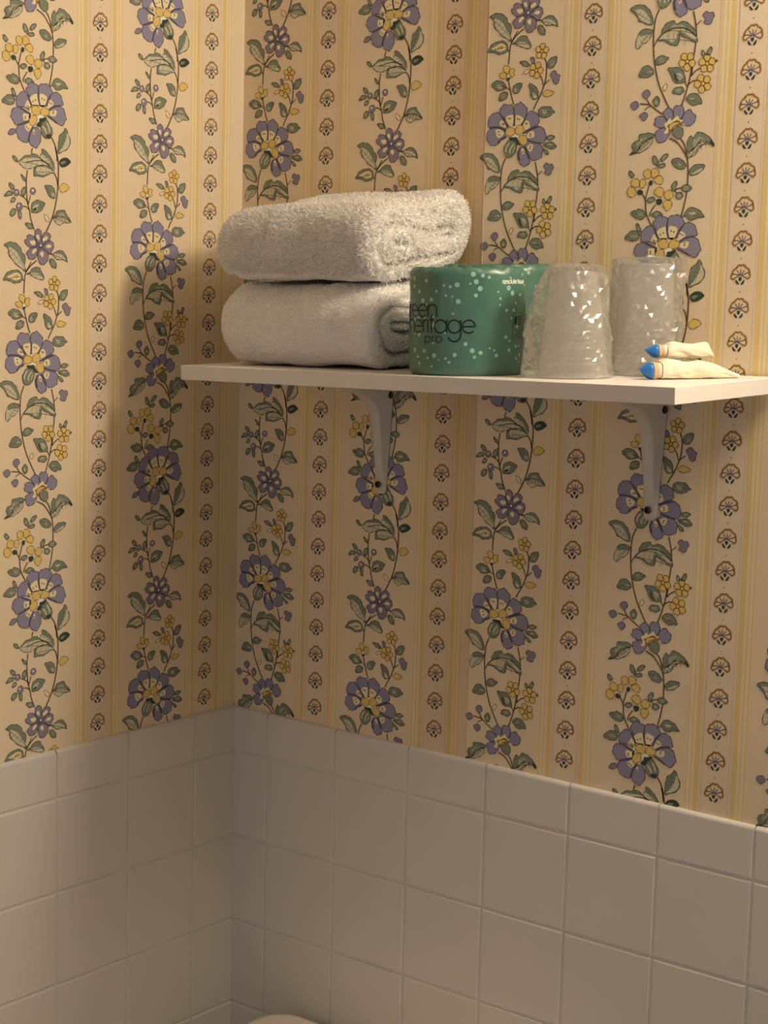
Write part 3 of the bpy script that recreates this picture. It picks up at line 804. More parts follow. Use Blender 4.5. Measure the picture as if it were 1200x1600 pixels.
4lo4|353,-1073 349,-1058 345,-1044
4lo4|313,-1068 301,-1081 289,-1093
4lo4|313,-1068 309,-1054 305,-1040
4lo4|272,-1069 261,-1081 249,-1094
4lo4|272,-1069 268,-1054 264,-1040
4od10|223,-1075 312,-1051 403,-1068 467,-1113 403,-1119 367,-1117 322,-1146 276,-1134 240,-1102
4lo6|446,-1111 376,-1104 303,-1092 241,-1080
4lo4|389,-1105 377,-1116 365,-1127
4lo4|389,-1105 385,-1092 381,-1078
4lo4|352,-1100 340,-1111 328,-1122
4lo4|352,-1100 348,-1087 344,-1073
4lo4|315,-1094 303,-1105 291,-1116
4lo4|315,-1094 311,-1081 308,-1068
4lo4|280,-1088 268,-1099 256,-1110
4lo4|280,-1088 276,-1075 272,-1061
4od10|-165,-1146 -104,-1140 -69,-1162 -52,-1195 -113,-1201 -148,-1172
4lo6|-61,-1191 -92,-1177 -126,-1162 -156,-1149
4od10|-449,-1386 -398,-1351 -338,-1349 -278,-1364 -226,-1409 -209,-1456 -174,-1475 -161,-1535 -175,-1582 -157,-1636 -175,-1650 -218,-1617 -296,-1578 -313,-1552 -381,-1494 -389,-1461 -398,-1401
4lo6|-177,-1612 -249,-1537 -336,-1462 -422,-1402
4lo4|-235,-1551 -262,-1562 -288,-1573
4lo4|-235,-1551 -218,-1531 -202,-1511
4lo4|-277,-1511 -304,-1522 -330,-1533
4lo4|-277,-1511 -261,-1492 -244,-1472
4lo4|-321,-1474 -348,-1485 -374,-1496
4lo4|-321,-1474 -305,-1455 -288,-1435
4lo4|-367,-1439 -394,-1450 -420,-1461
4lo4|-367,-1439 -351,-1420 -335,-1400
4od10|-463,-1745 -433,-1695 -399,-1661 -330,-1643 -270,-1638 -222,-1664 -201,-1704 -210,-1751 -262,-1772 -322,-1777 -373,-1754 -433,-1748
4lo6|-221,-1706 -291,-1713 -369,-1726 -441,-1740
4lo4|-278,-1712 -282,-1726 -287,-1740
4lo4|-278,-1712 -288,-1699 -299,-1687
4lo4|-317,-1717 -321,-1731 -326,-1746
4lo4|-317,-1717 -327,-1705 -338,-1693
4lo4|-356,-1723 -361,-1738 -365,-1752
4lo4|-356,-1723 -367,-1711 -377,-1699
4lo4|-396,-1731 -400,-1745 -405,-1759
4lo4|-396,-1731 -406,-1719 -417,-1707
4fy0|-330,-1706 -279,-1679 -244,-1698 -279,-1726
4od10|-149,-1683 -96,-1648 -61,-1614 -8,-1602 36,-1611 62,-1658 94,-1699 80,-1737 27,-1731 -26,-1715 -79,-1695 -96,-1668
4lo6|75,-1695 13,-1684 -60,-1680 -128,-1681
4lo4|25,-1686 15,-1698 5,-1709
4lo4|25,-1686 18,-1673 12,-1661
4lo4|-11,-1682 -21,-1694 -30,-1705
4lo4|-11,-1682 -17,-1669 -23,-1657
4lo4|-48,-1680 -57,-1692 -67,-1703
4lo4|-48,-1680 -54,-1667 -60,-1655
4lo4|-85,-1680 -94,-1691 -104,-1703
4lo4|-85,-1680 -91,-1667 -97,-1654
4od10|160,-1459 232,-1450 268,-1428 313,-1417 358,-1426 404,-1473 422,-1541 395,-1521 340,-1515 277,-1517 241,-1491 214,-1457
4lo6|403,-1531 335,-1501 256,-1476 183,-1462
4lo4|348,-1506 333,-1516 318,-1527
4lo4|348,-1506 348,-1490 348,-1475
4lo4|309,-1491 294,-1502 279,-1513
4lo4|309,-1491 309,-1476 310,-1460
4lo4|270,-1479 255,-1490 240,-1501
4lo4|270,-1479 270,-1464 270,-1448
4lo4|229,-1470 214,-1480 200,-1491
4lo4|229,-1470 230,-1454 230,-1439
4od10|169,-1520 205,-1505 250,-1538 268,-1572 259,-1610 214,-1601 178,-1567
4lo6|253,-1602 230,-1576 204,-1549 177,-1526
4lo4|235,-1580 222,-1580 209,-1580
4lo4|235,-1580 238,-1571 241,-1562
4lo4|222,-1566 209,-1566 196,-1566
4lo4|222,-1566 225,-1557 228,-1548
4lo4|208,-1553 195,-1553 183,-1553
4lo4|208,-1553 211,-1544 214,-1534
4lo4|194,-1540 181,-1540 169,-1540
4lo4|194,-1540 197,-1531 200,-1521
4fk0|-210,-2035 -158,-2021 -175,-2055 -193,-2055
4fh0|-164,-2008 -169,-2018 -180,-2023 -191,-2018 -195,-2008 -191,-1997 -180,-1993 -169,-1997
4ow11|319,-1764 309,-1786 285,-1796 262,-1787 252,-1765 262,-1742 285,-1733 309,-1742
4ow11|294,-1818 284,-1841 260,-1850 237,-1841 227,-1819 237,-1797 260,-1787 284,-1796
4ow11|233,-1812 224,-1835 200,-1844 177,-1835 167,-1813 177,-1791 200,-1781 224,-1790
4ow11|221,-1754 212,-1777 188,-1786 165,-1778 155,-1755 165,-1733 188,-1723 212,-1732
4ow11|274,-1724 264,-1747 241,-1756 217,-1748 208,-1725 217,-1703 241,-1693 264,-1702
4ow11|259,-1969 249,-1993 224,-2003 199,-1994 189,-1970 199,-1946 224,-1936 249,-1946
4ow11|216,-2017 206,-2041 181,-2051 156,-2041 146,-2017 156,-1994 181,-1984 206,-1993
4ow11|158,-1992 147,-2016 123,-2026 98,-2016 88,-1992 98,-1968 123,-1958 147,-1968
4ow11|164,-1929 154,-1953 129,-1963 104,-1953 94,-1929 104,-1906 129,-1896 154,-1905
4ow11|227,-1915 216,-1939 191,-1949 167,-1939 156,-1915 167,-1892 191,-1882 216,-1891
4od10|-44,-1871 0,-1860 54,-1877 85,-1911 62,-1924 9,-1911 -17,-1891
4lo6|74,-1908 40,-1897 1,-1885 -33,-1874
4ov10|94,-1842 116,-1825 147,-1855 143,-1893 116,-1890
4ow10|5,-1993 36,-1959 89,-1952 71,-1986 36,-1996
4od10|305,-1929 323,-1874 368,-1842 423,-1842 418,-1894 387,-1942 341,-1956
4lo6|414,-1850 383,-1878 347,-1904 315,-1924
4lo4|388,-1873 390,-1883 391,-1893
4lo4|388,-1873 375,-1871 362,-1870
4lo4|371,-1887 372,-1897 374,-1907
4lo4|371,-1887 358,-1885 344,-1884
4lo4|353,-1900 355,-1910 356,-1920
4lo4|353,-1900 340,-1898 327,-1897
4lo4|335,-1912 337,-1922 338,-1932
4lo4|335,-1912 322,-1910 309,-1909
4ov10|350,-2026 368,-1991 414,-1984 432,-2015 469,-2032 460,-2067 446,-2116 396,-2109 378,-2067
4od10|-396,-2096 -357,-2056 -297,-2049 -236,-2076 -206,-2116 -210,-2136 -297,-2160 -349,-2136
4lo6|-220,-2114 -269,-2108 -326,-2102 -380,-2097
4lo4|-260,-2109 -269,-2118 -279,-2127
4lo4|-260,-2109 -266,-2098 -272,-2088
4lo4|-288,-2106 -297,-2114 -307,-2123
4lo4|-288,-2106 -294,-2095 -300,-2085
4lo4|-317,-2103 -326,-2112 -335,-2120
4lo4|-317,-2103 -323,-2092 -329,-2082
4lo4|-346,-2100 -355,-2109 -365,-2118
4lo4|-346,-2100 -352,-2090 -358,-2079
4od10|-293,-2258 -289,-2211 -263,-2177 -219,-2170 -184,-2184 -193,-2231 -237,-2258
4lo6|-193,-2189 -223,-2206 -255,-2228 -285,-2251
4lo4|-217,-2203 -217,-2212 -217,-2222
4lo4|-217,-2203 -229,-2201 -242,-2200
4lo4|-234,-2213 -233,-2223 -233,-2232
4lo4|-234,-2213 -246,-2212 -258,-2210
4lo4|-250,-2225 -250,-2234 -249,-2244
4lo4|-250,-2225 -262,-2223 -274,-2222
4lo4|-266,-2237 -266,-2246 -266,-2256
4lo4|-266,-2237 -278,-2235 -290,-2233
4od10|-119,-2143 -88,-2096 0,-2092 -17,-2143 -44,-2184 -88,-2194 -114,-2177
4lo6|-107,-2172 -79,-2153 -45,-2128 -10,-2101
4lo4|-84,-2157 -86,-2147 -87,-2137
4lo4|-84,-2157 -71,-2159 -59,-2160
4lo4|-68,-2145 -69,-2135 -71,-2125
4lo4|-68,-2145 -55,-2147 -42,-2148
4lo4|-51,-2132 -52,-2122 -53,-2112
4lo4|-51,-2132 -38,-2134 -25,-2135
4lo4|-32,-2118 -34,-2108 -35,-2098
4lo4|-32,-2118 -19,-2120 -6,-2121
4ls11|-254,-2109 -210,-2123 -158,-2153
4od10|85,-2102 143,-2116 197,-2164 206,-2212 210,-2247 161,-2267 116,-2240 103,-2178
4lo6|201,-2238 168,-2203 131,-2160 95,-2116
4lo4|174,-2210 158,-2211 141,-2212
4lo4|174,-2210 182,-2199 190,-2187
4lo4|156,-2190 139,-2191 123,-2192
4lo4|156,-2190 164,-2178 172,-2167
4lo4|137,-2168 120,-2169 104,-2170
4lo4|137,-2168 145,-2156 153,-2145
4lo4|118,-2144 101,-2145 84,-2146
4lo4|118,-2144 126,-2133 133,-2121
4ow10|264,-2219 287,-2185 332,-2175 405,-2206 369,-2234 314,-2244
4od10|215,-2392 242,-2351 305,-2344 369,-2352 397,-2387 424,-2401 388,-2422 351,-2449 287,-2455 242,-2441
4lo6|408,-2401 352,-2399 289,-2396 232,-2393
4lo4|362,-2400 353,-2410 345,-2420
4lo4|362,-2400 355,-2389 347,-2378
4lo4|331,-2398 322,-2408 313,-2418
4lo4|331,-2398 323,-2388 316,-2377
4lo4|299,-2397 291,-2407 282,-2417
4lo4|299,-2397 292,-2386 284,-2375
4lo4|268,-2395 259,-2405 250,-2415
4lo4|268,-2395 260,-2385 253,-2374
4od10|324,-2665 351,-2644 406,-2642 434,-2660 397,-2687 352,-2690
4lo6|425,-2661 395,-2663 362,-2664 333,-2665
4od10|288,-2733 352,-2711 416,-2716 457,-2766 398,-2782 333,-2763
4lo6|444,-2762 398,-2752 348,-2743 301,-2735
4lo4|407,-2754 396,-2761 386,-2768
4lo4|407,-2754 401,-2744 395,-2734
4lo4|381,-2749 371,-2756 361,-2762
4lo4|381,-2749 376,-2739 370,-2729
4lo4|356,-2744 346,-2751 335,-2758
4lo4|356,-2744 350,-2734 345,-2724
4lo4|330,-2740 320,-2747 310,-2753
4lo4|330,-2740 325,-2730 319,-2720
4od10|283,-2782 333,-2790 366,-2837 324,-2832
4lo6|359,-2833 338,-2818 313,-2802 290,-2787
4od10|-518,-2849 -480,-2816 -402,-2808 -342,-2827 -290,-2876 -264,-2932 -251,-3007 -308,-3009 -360,-2983 -412,-2968 -437,-2919 -480,-2877
4lo6|-272,-2991 -343,-2941 -423,-2894 -496,-2858
4lo4|-329,-2950 -348,-2960 -367,-2969
4lo4|-329,-2950 -323,-2933 -317,-2916
4lo4|-369,-2925 -388,-2934 -406,-2944
4lo4|-369,-2925 -363,-2908 -357,-2891
4lo4|-409,-2901 -428,-2911 -446,-2920
4lo4|-409,-2901 -403,-2884 -397,-2867
4lo4|-450,-2880 -468,-2890 -487,-2899
4lo4|-450,-2880 -444,-2863 -438,-2846
4ov10|306,-2964 334,-2923 370,-2939 416,-2940 430,-2976 407,-3017 398,-3045 352,-3050 316,-3021 338,-2994
4od10|-438,-3191 -421,-3117 -377,-3057 -308,-3050 -247,-3069 -265,-3116 -300,-3170 -352,-3195 -413,-3240
4lo6|-402,-3223 -362,-3171 -313,-3120 -263,-3080
4lo4|-370,-3180 -380,-3166 -390,-3152
4lo4|-370,-3180 -351,-3184 -332,-3189
4lo4|-347,-3153 -357,-3139 -367,-3125
4lo4|-347,-3153 -327,-3157 -308,-3162
4lo4|-322,-3128 -332,-3114 -342,-3100
4lo4|-322,-3128 -302,-3132 -283,-3136
4lo4|-295,-3104 -305,-3090 -315,-3077
4lo4|-295,-3104 -276,-3108 -256,-3113
4od10|-146,-3094 -124,-3039 -80,-3000 -9,-2992 9,-3024 62,-3005 116,-3007 170,-3043 225,-3094 247,-3144 216,-3129 152,-3085 80,-3061 -9,-3065 -98,-3096 -142,-3115
4lo6|214,-3132 104,-3100 -14,-3085 -117,-3089
4lo4|125,-3105 114,-3124 103,-3142
4lo4|125,-3105 119,-3084 114,-3063
4lo4|65,-3093 54,-3112 43,-3131
4lo4|65,-3093 60,-3072 54,-3052
4lo4|6,-3086 -5,-3105 -16,-3124
4lo4|6,-3086 1,-3066 -4,-3045
4lo4|-52,-3085 -63,-3104 -74,-3122
4lo4|-52,-3085 -57,-3064 -62,-3044
4od10|-186,-3168 -133,-3115 -45,-3070 62,-3067 152,-3092 216,-3143 252,-3172 252,-3214 188,-3191 152,-3168 98,-3152 62,-3116 53,-3171 35,-3233 -9,-3224 -36,-3223 -71,-3200 -124,-3177
4lo6|219,-3206 106,-3184 -26,-3170 -149,-3167
4lo4|127,-3188 117,-3209 106,-3230
4lo4|127,-3188 121,-3165 116,-3142
4lo4|62,-3178 52,-3200 42,-3221
4lo4|62,-3178 57,-3155 51,-3133
4lo4|-4,-3172 -14,-3193 -24,-3214
4lo4|-4,-3172 -9,-3149 -15,-3126
4lo4|-71,-3168 -81,-3189 -91,-3210
4lo4|-71,-3168 -76,-3145 -82,-3123
4od10|-208,-3394 -195,-3346 -134,-3318 -98,-3330 -54,-3347 -89,-3386 -151,-3411
4lo6|-67,-3349 -109,-3359 -155,-3374 -196,-3389
4lo4|-101,-3357 -104,-3368 -106,-3378
4lo4|-101,-3357 -113,-3351 -125,-3345
4lo4|-124,-3364 -127,-3374 -130,-3384
4lo4|-124,-3364 -136,-3358 -148,-3352
4lo4|-148,-3371 -150,-3381 -153,-3392
4lo4|-148,-3371 -159,-3365 -171,-3359
4lo4|-171,-3379 -173,-3389 -176,-3400
4lo4|-171,-3379 -182,-3373 -194,-3367
4od10|-387,-3508 -370,-3461 -335,-3415 -274,-3411 -231,-3448 -217,-3483 -248,-3516 -318,-3526
4lo6|-230,-3481 -275,-3481 -326,-3488 -373,-3502
4lo4|-267,-3480 -271,-3490 -276,-3500
4lo4|-267,-3480 -277,-3472 -287,-3465
4lo4|-292,-3482 -297,-3492 -301,-3502
4lo4|-292,-3482 -302,-3474 -313,-3467
4lo4|-317,-3486 -322,-3496 -327,-3506
4lo4|-317,-3486 -328,-3478 -338,-3471
4lo4|-343,-3492 -348,-3502 -353,-3512
4lo4|-343,-3492 -354,-3485 -364,-3477
4ow11|246,-3414 235,-3438 209,-3447 183,-3435 172,-3410 183,-3385 209,-3376 235,-3388
4ow11|192,-3451 181,-3476 155,-3485 129,-3473 118,-3447 129,-3422 155,-3413 181,-3425
4ow11|137,-3409 126,-3434 100,-3443 74,-3431 63,-3406 74,-3381 100,-3372 126,-3384
4ow11|157,-3346 146,-3371 120,-3380 94,-3368 83,-3343 94,-3318 120,-3309 146,-3321
4ow11|224,-3349 213,-3373 187,-3383 161,-3371 150,-3345 161,-3320 187,-3311 213,-3323
4ow11|449,-3473 438,-3497 412,-3506 386,-3494 375,-3469 385,-3444 411,-3435 438,-3447
4ow11|381,-3472 371,-3496 345,-3505 319,-3493 308,-3468 318,-3443 344,-3435 370,-3446
4ow11|358,-3408 347,-3433 321,-3442 295,-3430 284,-3405 295,-3380 321,-3371 347,-3383
4ow11|410,-3370 399,-3394 373,-3403 347,-3391 337,-3366 347,-3342 373,-3333 399,-3344
4ow11|467,-3409 456,-3434 430,-3443 403,-3431 393,-3406 403,-3381 429,-3372 456,-3384
4ow11|428,-3646 417,-3671 391,-3680 364,-3668 353,-3642 364,-3617 391,-3608 417,-3620
4ow11|366,-3672 355,-3696 329,-3705 302,-3693 291,-3667 302,-3642 329,-3633 355,-3645
4ow11|319,-3619 308,-3644 282,-3653 256,-3641 245,-3615 256,-3590 282,-3581 308,-3593
4ow11|352,-3562 341,-3587 315,-3596 288,-3583 277,-3557 288,-3533 314,-3524 341,-3536
4ow11|419,-3578 408,-3603 382,-3612 355,-3600 344,-3574 355,-3549 382,-3540 408,-3552
4od10|311,-3294 339,-3310 348,-3345 325,-3351 311,-3330
4od10|362,-3339 380,-3291 412,-3264 422,-3300 399,-3341
4lo6|410,-3271 398,-3293 383,-3315 367,-3334
4od10|-58,-3450 0,-3443 71,-3450 116,-3488 139,-3545 143,-3587 71,-3597 17,-3580 -18,-3515
4lo6|129,-3576 77,-3539 17,-3497 -41,-3461
4lo4|87,-3545 70,-3551 54,-3556
4lo4|87,-3545 91,-3532 96,-3518
4lo4|58,-3525 41,-3530 24,-3535
4lo4|58,-3525 62,-3511 66,-3497
4lo4|27,-3504 10,-3510 -6,-3515
4lo4|27,-3504 31,-3490 36,-3476
4lo4|-4,-3484 -21,-3489 -38,-3495
4lo4|-4,-3484 0,-3470 4,-3456
4od10|8,-3691 17,-3650 71,-3636 116,-3642 134,-3678 98,-3707 44,-3700
4lo6|124,-3677 90,-3677 52,-3681 18,-3688
4od10|162,-3757 180,-3723 234,-3702 289,-3716 326,-3761 340,-3804 289,-3808 244,-3822 189,-3787
4lo6|325,-3798 277,-3780 224,-3766 176,-3758
4lo4|286,-3783 275,-3790 264,-3797
4lo4|286,-3783 281,-3772 276,-3762
4lo4|259,-3775 248,-3782 237,-3788
4lo4|259,-3775 254,-3764 249,-3753
4lo4|232,-3768 222,-3775 211,-3781
4lo4|232,-3768 227,-3757 222,-3746
4lo4|206,-3763 195,-3769 184,-3776
4lo4|206,-3763 201,-3752 196,-3741
4ow10|-107,-3642 -90,-3608 -59,-3600 -59,-3631 -81,-3664
4ov10|-336,-3683 -301,-3647 -253,-3664 -253,-3702 -292,-3737 -327,-3711
4ov10|-471,-3794 -423,-3753 -380,-3776 -380,-3811 -423,-3839
4ov10|-358,-3905 -336,-3876 -284,-3869 -267,-3909 -306,-3951
4od10|-214,-3767 -192,-3727 -161,-3715 -134,-3765 -152,-3806 -178,-3818
4lo6|-177,-3810 -173,-3782 -168,-3751 -162,-3723
4od10|-459,-4284 -416,-4249 -433,-4186 -398,-4154 -355,-4137 -355,-4089 -276,-4074 -214,-4076 -179,-4103 -232,-4126 -302,-4148 -329,-4188 -372,-4253 -407,-4271
4lo6|-204,-4114 -286,-4155 -370,-4209 -440,-4265
4lo4|-271,-4146 -260,-4166 -249,-4186
4lo4|-271,-4146 -294,-4134 -316,-4122
4lo4|-315,-4172 -304,-4191 -293,-4211
4lo4|-315,-4172 -337,-4159 -360,-4147
4lo4|-357,-4199 -346,-4219 -335,-4238
4lo4|-357,-4199 -379,-4187 -401,-4175
4lo4|-397,-4229 -386,-4248 -375,-4268
4lo4|-397,-4229 -419,-4217 -441,-4205
4od10|-372,-4260 -311,-4189 -250,-4146 -192,-4123 -206,-4177 -241,-4216 -320,-4258
4lo6|-205,-4134 -250,-4173 -304,-4214 -356,-4250
4lo4|-241,-4166 -234,-4180 -227,-4195
4lo4|-241,-4166 -259,-4160 -277,-4154
4lo4|-268,-4187 -260,-4201 -253,-4216
4lo4|-268,-4187 -286,-4181 -303,-4174
4lo4|-295,-4207 -288,-4222 -281,-4236
4lo4|-295,-4207 -313,-4201 -331,-4195
4lo4|-323,-4228 -316,-4242 -309,-4256
4lo4|-323,-4228 -341,-4221 -359,-4215
4od10|207,-4276 198,-4219 203,-4155 235,-4112 262,-4139 299,-4085 345,-4085 400,-4107 456,-4148 498,-4208 480,-4221 447,-4190 373,-4176 299,-4206 262,-4253
4lo6|472,-4203 386,-4200 299,-4221 227,-4261
4lo4|401,-4199 402,-4216 402,-4233
4lo4|401,-4199 386,-4186 370,-4172
4lo4|356,-4204 356,-4221 356,-4238
4lo4|356,-4204 341,-4191 325,-4177
4lo4|313,-4215 313,-4233 313,-4250
4lo4|313,-4215 297,-4202 282,-4189
4lo4|272,-4233 272,-4250 272,-4267
4lo4|272,-4233 256,-4220 241,-4206
4od10|208,-4340 226,-4278 281,-4226 354,-4154 410,-4180 354,-4211 318,-4250 290,-4298 235,-4321
4lo6|392,-4191 334,-4232 273,-4280 222,-4326
4lo4|344,-4224 354,-4240 363,-4256
4lo4|344,-4224 324,-4217 303,-4210
4lo4|313,-4248 322,-4263 332,-4279
4lo4|313,-4248 292,-4240 272,-4233
4lo4|283,-4272 292,-4288 302,-4303
4lo4|283,-4272 262,-4265 242,-4257
4lo4|254,-4297 263,-4313 273,-4328
4lo4|254,-4297 233,-4290 213,-4282
4od10|-188,-4312 -170,-4296 -135,-4330 -117,-4374 -162,-4384 -184,-4354
4lo6|-124,-4369 -145,-4352 -166,-4333 -183,-4316
4od10|-99,-4348 -82,-4307 -28,-4280 -10,-4299 -37,-4332 -73,-4357
4lo6|-17,-4303 -41,-4315 -68,-4329 -92,-4343
4od10|-144,-4400 -82,-4377 -41,-4381 -46,-4409 -91,-4419
4lo6|-48,-4384 -72,-4391 -103,-4396 -134,-4399
4od10|31,-4352 71,-4328 126,-4333 171,-4365 198,-4403 171,-4433 116,-4435 62,-4405
4lo6|186,-4400 141,-4387 91,-4372 44,-4357
4lo4|150,-4390 139,-4395 128,-4401
4lo4|150,-4390 145,-4379 140,-4368
4lo4|125,-4382 114,-4388 103,-4394
4lo4|125,-4382 120,-4372 115,-4361
4lo4|99,-4375 89,-4380 78,-4386
4lo4|99,-4375 94,-4364 89,-4353
4lo4|74,-4367 63,-4372 52,-4378
4lo4|74,-4367 69,-4356 64,-4345
4od10|235,-4456 263,-4416 318,-4393 401,-4401 392,-4435 346,-4474 281,-4497 244,-4493
4lo6|255,-4485 293,-4460 340,-4432 387,-4408
4lo4|286,-4465 283,-4452 280,-4440
4lo4|286,-4465 301,-4470 316,-4475
4lo4|308,-4451 306,-4439 303,-4426
4lo4|308,-4451 324,-4456 339,-4461
4lo4|332,-4437 329,-4425 326,-4412
4lo4|332,-4437 347,-4442 363,-4447
4lo4|357,-4423 354,-4411 351,-4398
4lo4|357,-4423 372,-4428 388,-4433
4od10|40,-4608 62,-4568 98,-4553 103,-4593 80,-4647 53,-4645
4lo6|56,-4638 68,-4614 81,-4587 94,-4561
4od10|153,-4619 180,-4594 235,-4592 272,-4631 226,-4655 171,-4650
4lo6|262,-4630 227,-4626 192,-4623 162,-4620
4od10|94,-4698 117,-4665 162,-4670 176,-4707 144,-4729 107,-4721
4od10|-456,-4467 -447,-4440 -408,-4465 -391,-4494 -417,-4513 -447,-4489
4lo6|-419,-4507 -425,-4488 -434,-4466 -444,-4446
4fk0|-220,-4574 -206,-4541 -175,-4551 -180,-4585 -206,-4597
4fk0|-352,-4659 -330,-4633 -286,-4645 -286,-4679 -330,-4685
4fk0|-127,-4746 -109,-4726 -60,-4732 -64,-4774 -109,-4786
4od10|-233,-4748 -215,-4715 -153,-4708 -144,-4737 -189,-4764
4lo6|-159,-4712 -179,-4725 -203,-4737 -226,-4746
4od10|-414,-4868 -387,-4843 -352,-4840 -322,-4823 -269,-4843 -238,-4881 -251,-4915 -313,-4929 -374,-4904
4lo6|-252,-4880 -299,-4875 -352,-4871 -399,-4869
4lo4|-290,-4876 -298,-4885 -305,-4893
4lo4|-290,-4876 -299,-4866 -307,-4856
4lo4|-317,-4874 -324,-4882 -331,-4891
4lo4|-317,-4874 -325,-4864 -333,-4854
4lo4|-343,-4872 -350,-4880 -358,-4889
4lo4|-343,-4872 -351,-4862 -360,-4852
4lo4|-369,-4870 -377,-4879 -384,-4887
4lo4|-369,-4870 -378,-4860 -386,-4851
4od10|-171,-4882 -145,-4857 -100,-4847 -64,-4866 -42,-4886 -100,-4911 -154,-4905
4lo6|-53,-4885 -89,-4882 -128,-4881 -162,-4881
4od10|217,-4854 254,-4815 318,-4819 383,-4851 412,-4890 426,-4906 356,-4913 272,-4939 236,-4914 199,-4888
4lo6|216,-4887 276,-4886 344,-4892 407,-4902
4lo4|264,-4886 272,-4875 280,-4864
4lo4|264,-4886 273,-4898 282,-4910
4lo4|298,-4887 306,-4876 313,-4866
4lo4|298,-4887 307,-4899 316,-4912
4lo4|332,-4890 340,-4879 348,-4869
4lo4|332,-4890 341,-4902 350,-4915
4lo4|367,-4895 374,-4884 382,-4873
4lo4|367,-4895 376,-4907 385,-4919
5fp0|-154,241 -120,290 -111,311 -76,324 -42,311 -7,308 19,277 10,217 28,86 -42,80 -94,167 -128,210
5fp0|19,277 36,312 80,323 133,329 168,306 195,275 204,236 159,192 115,94 45,88 19,205
5fp0|204,236 230,252 283,250 333,215 346,169 360,137 310,112 221,104 151,58 115,94 168,179
5fp0|168,72 257,107 328,107 373,78 387,32 405,-14 383,-36 365,-78 329,-88 275,-69 213,-37 142,-10 151,31
5fp0|-278,150 -248,185 -197,220 -154,208 -128,171 -103,127 -68,78 -85,36 -146,51 -206,62 -274,65 -283,110
5fp0|-334,20 -291,47 -232,49 -155,23 -85,-3 -94,-50 -146,-81 -215,-113 -275,-135 -309,-115 -321,-90 -355,-60 -351,-33
5fp0|-258,-137 -198,-105 -120,-79 -77,-102 -60,-133 -103,-197 -129,-291 -155,-303 -207,-294 -258,-262 -275,-217 -288,-192
5fp0|-60,-147 -7,-136 28,-160 49,-211 45,-278 -8,-349 -51,-342 -95,-315 -107,-277 -94,-203
5ls11|-155,-509 -77,-494 -8,-479 63,-481 133,-506 213,-575
5fq0|-34,-1241 -17,-1207 27,-1199 58,-1238 54,-1299 27,-1361 -17,-1342
5fq0|62,-1292 80,-1251 125,-1225 169,-1247 187,-1267 169,-1309 125,-1337 71,-1359
5fq0|98,-1365 133,-1330 187,-1318 223,-1348 227,-1389 205,-1423 169,-1455 116,-1426 80,-1400
5fq0|5,-1497 9,-1436 54,-1414 116,-1419 151,-1459 151,-1513 120,-1555 67,-1577 27,-1551
5fq0|-148,-1461 -113,-1419 -43,-1390 9,-1409 1,-1463 -35,-1511 -105,-1523 -131,-1487
5fq0|-174,-1327 -139,-1306 -139,-1272 -96,-1264 -43,-1282 -8,-1328 1,-1382 -61,-1397 -113,-1392 -157,-1360
5fy0|252,-1775 247,-1786 235,-1791 223,-1786 218,-1775 223,-1764 235,-1759 247,-1764
5fy0|187,-1964 182,-1976 170,-1981 157,-1977 152,-1965 157,-1953 170,-1948 182,-1953
5fp0|-276,-2367 -246,-2313 -211,-2299 -176,-2310 -132,-2307 -106,-2341 -97,-2409 -88,-2532 -150,-2531 -202,-2449 -254,-2421
5fp0|-93,-2341 -79,-2310 -35,-2297 -9,-2283 27,-2315 71,-2349 71,-2404 45,-2466 9,-2520 -80,-2533 -88,-2423
5fp0|71,-2425 98,-2391 134,-2381 170,-2398 215,-2420 228,-2482 224,-2517 152,-2550 71,-2583 27,-2576 36,-2493
5fp0|36,-2610 98,-2577 170,-2547 251,-2548 297,-2580 315,-2623 320,-2664 297,-2713 224,-2718 134,-2695 71,-2666
5fp0|-414,-2446 -393,-2409 -349,-2386 -289,-2387 -246,-2428 -202,-2483 -150,-2538 -185,-2565 -246,-2543 -341,-2535 -402,-2541 -423,-2500
5fp0|-436,-2662 -436,-2615 -415,-2568 -359,-2542 -281,-2550 -203,-2585 -185,-2640 -246,-2673 -281,-2709 -325,-2725 -376,-2724 -402,-2696 -428,-2676
5fp0|80,-2680 170,-2703 251,-2733 288,-2775 279,-2817 279,-2859 242,-2879 188,-2898 143,-2883 116,-2840 80,-2770 53,-2735
5fp0|-31,-2829 -18,-2781 18,-2748 62,-2756 98,-2805 116,-2868 130,-2917 80,-2950 53,-2956 9,-2927 -18,-2885
5ls12|-230,-3228 -195,-3167 -151,-3121 -45,-3067 62,-3060
5fy0|173,-3393 167,-3405 154,-3410 141,-3404 136,-3391 141,-3379 154,-3374 167,-3380
5fy0|394,-3425 389,-3438 376,-3442 363,-3436 358,-3423 363,-3411 376,-3407 389,-3413
5fy0|358,-3614 353,-3627 340,-3631 326,-3625 321,-3612 326,-3600 339,-3595 353,-3601
5fp0|-90,-3887 -72,-3853 -27,-3832 8,-3859 26,-3909 8,-3957 -45,-3946
5fp0|26,-3860 44,-3816 80,-3818 121,-3814 144,-3868 134,-3931 80,-3955 35,-3924
5fp0|134,-3917 162,-3877 216,-3859 235,-3889 276,-3920 271,-3969 235,-4009 171,-4011 116,-3965
5fp0|-188,-3984 -174,-3964 -170,-3923 -99,-3914 -45,-3960 -28,-4003 -99,-4026 -152,-4014
5fp0|-170,-4076 -135,-4044 -72,-4028 -10,-4061 -19,-4109 -46,-4149 -108,-4172 -152,-4147
5fk0|-459,-4286 -407,-4257 -372,-4265 -425,-4283
5fk0|456,-4155 498,-4208 480,-4221 452,-4187
5og6|-220,-4574 -206,-4541 -175,-4551 -180,-4585 -206,-4597
5og6|-352,-4659 -330,-4633 -286,-4645 -286,-4679 -330,-4685
5og6|-127,-4746 -109,-4726 -60,-4732 -64,-4774 -109,-4786
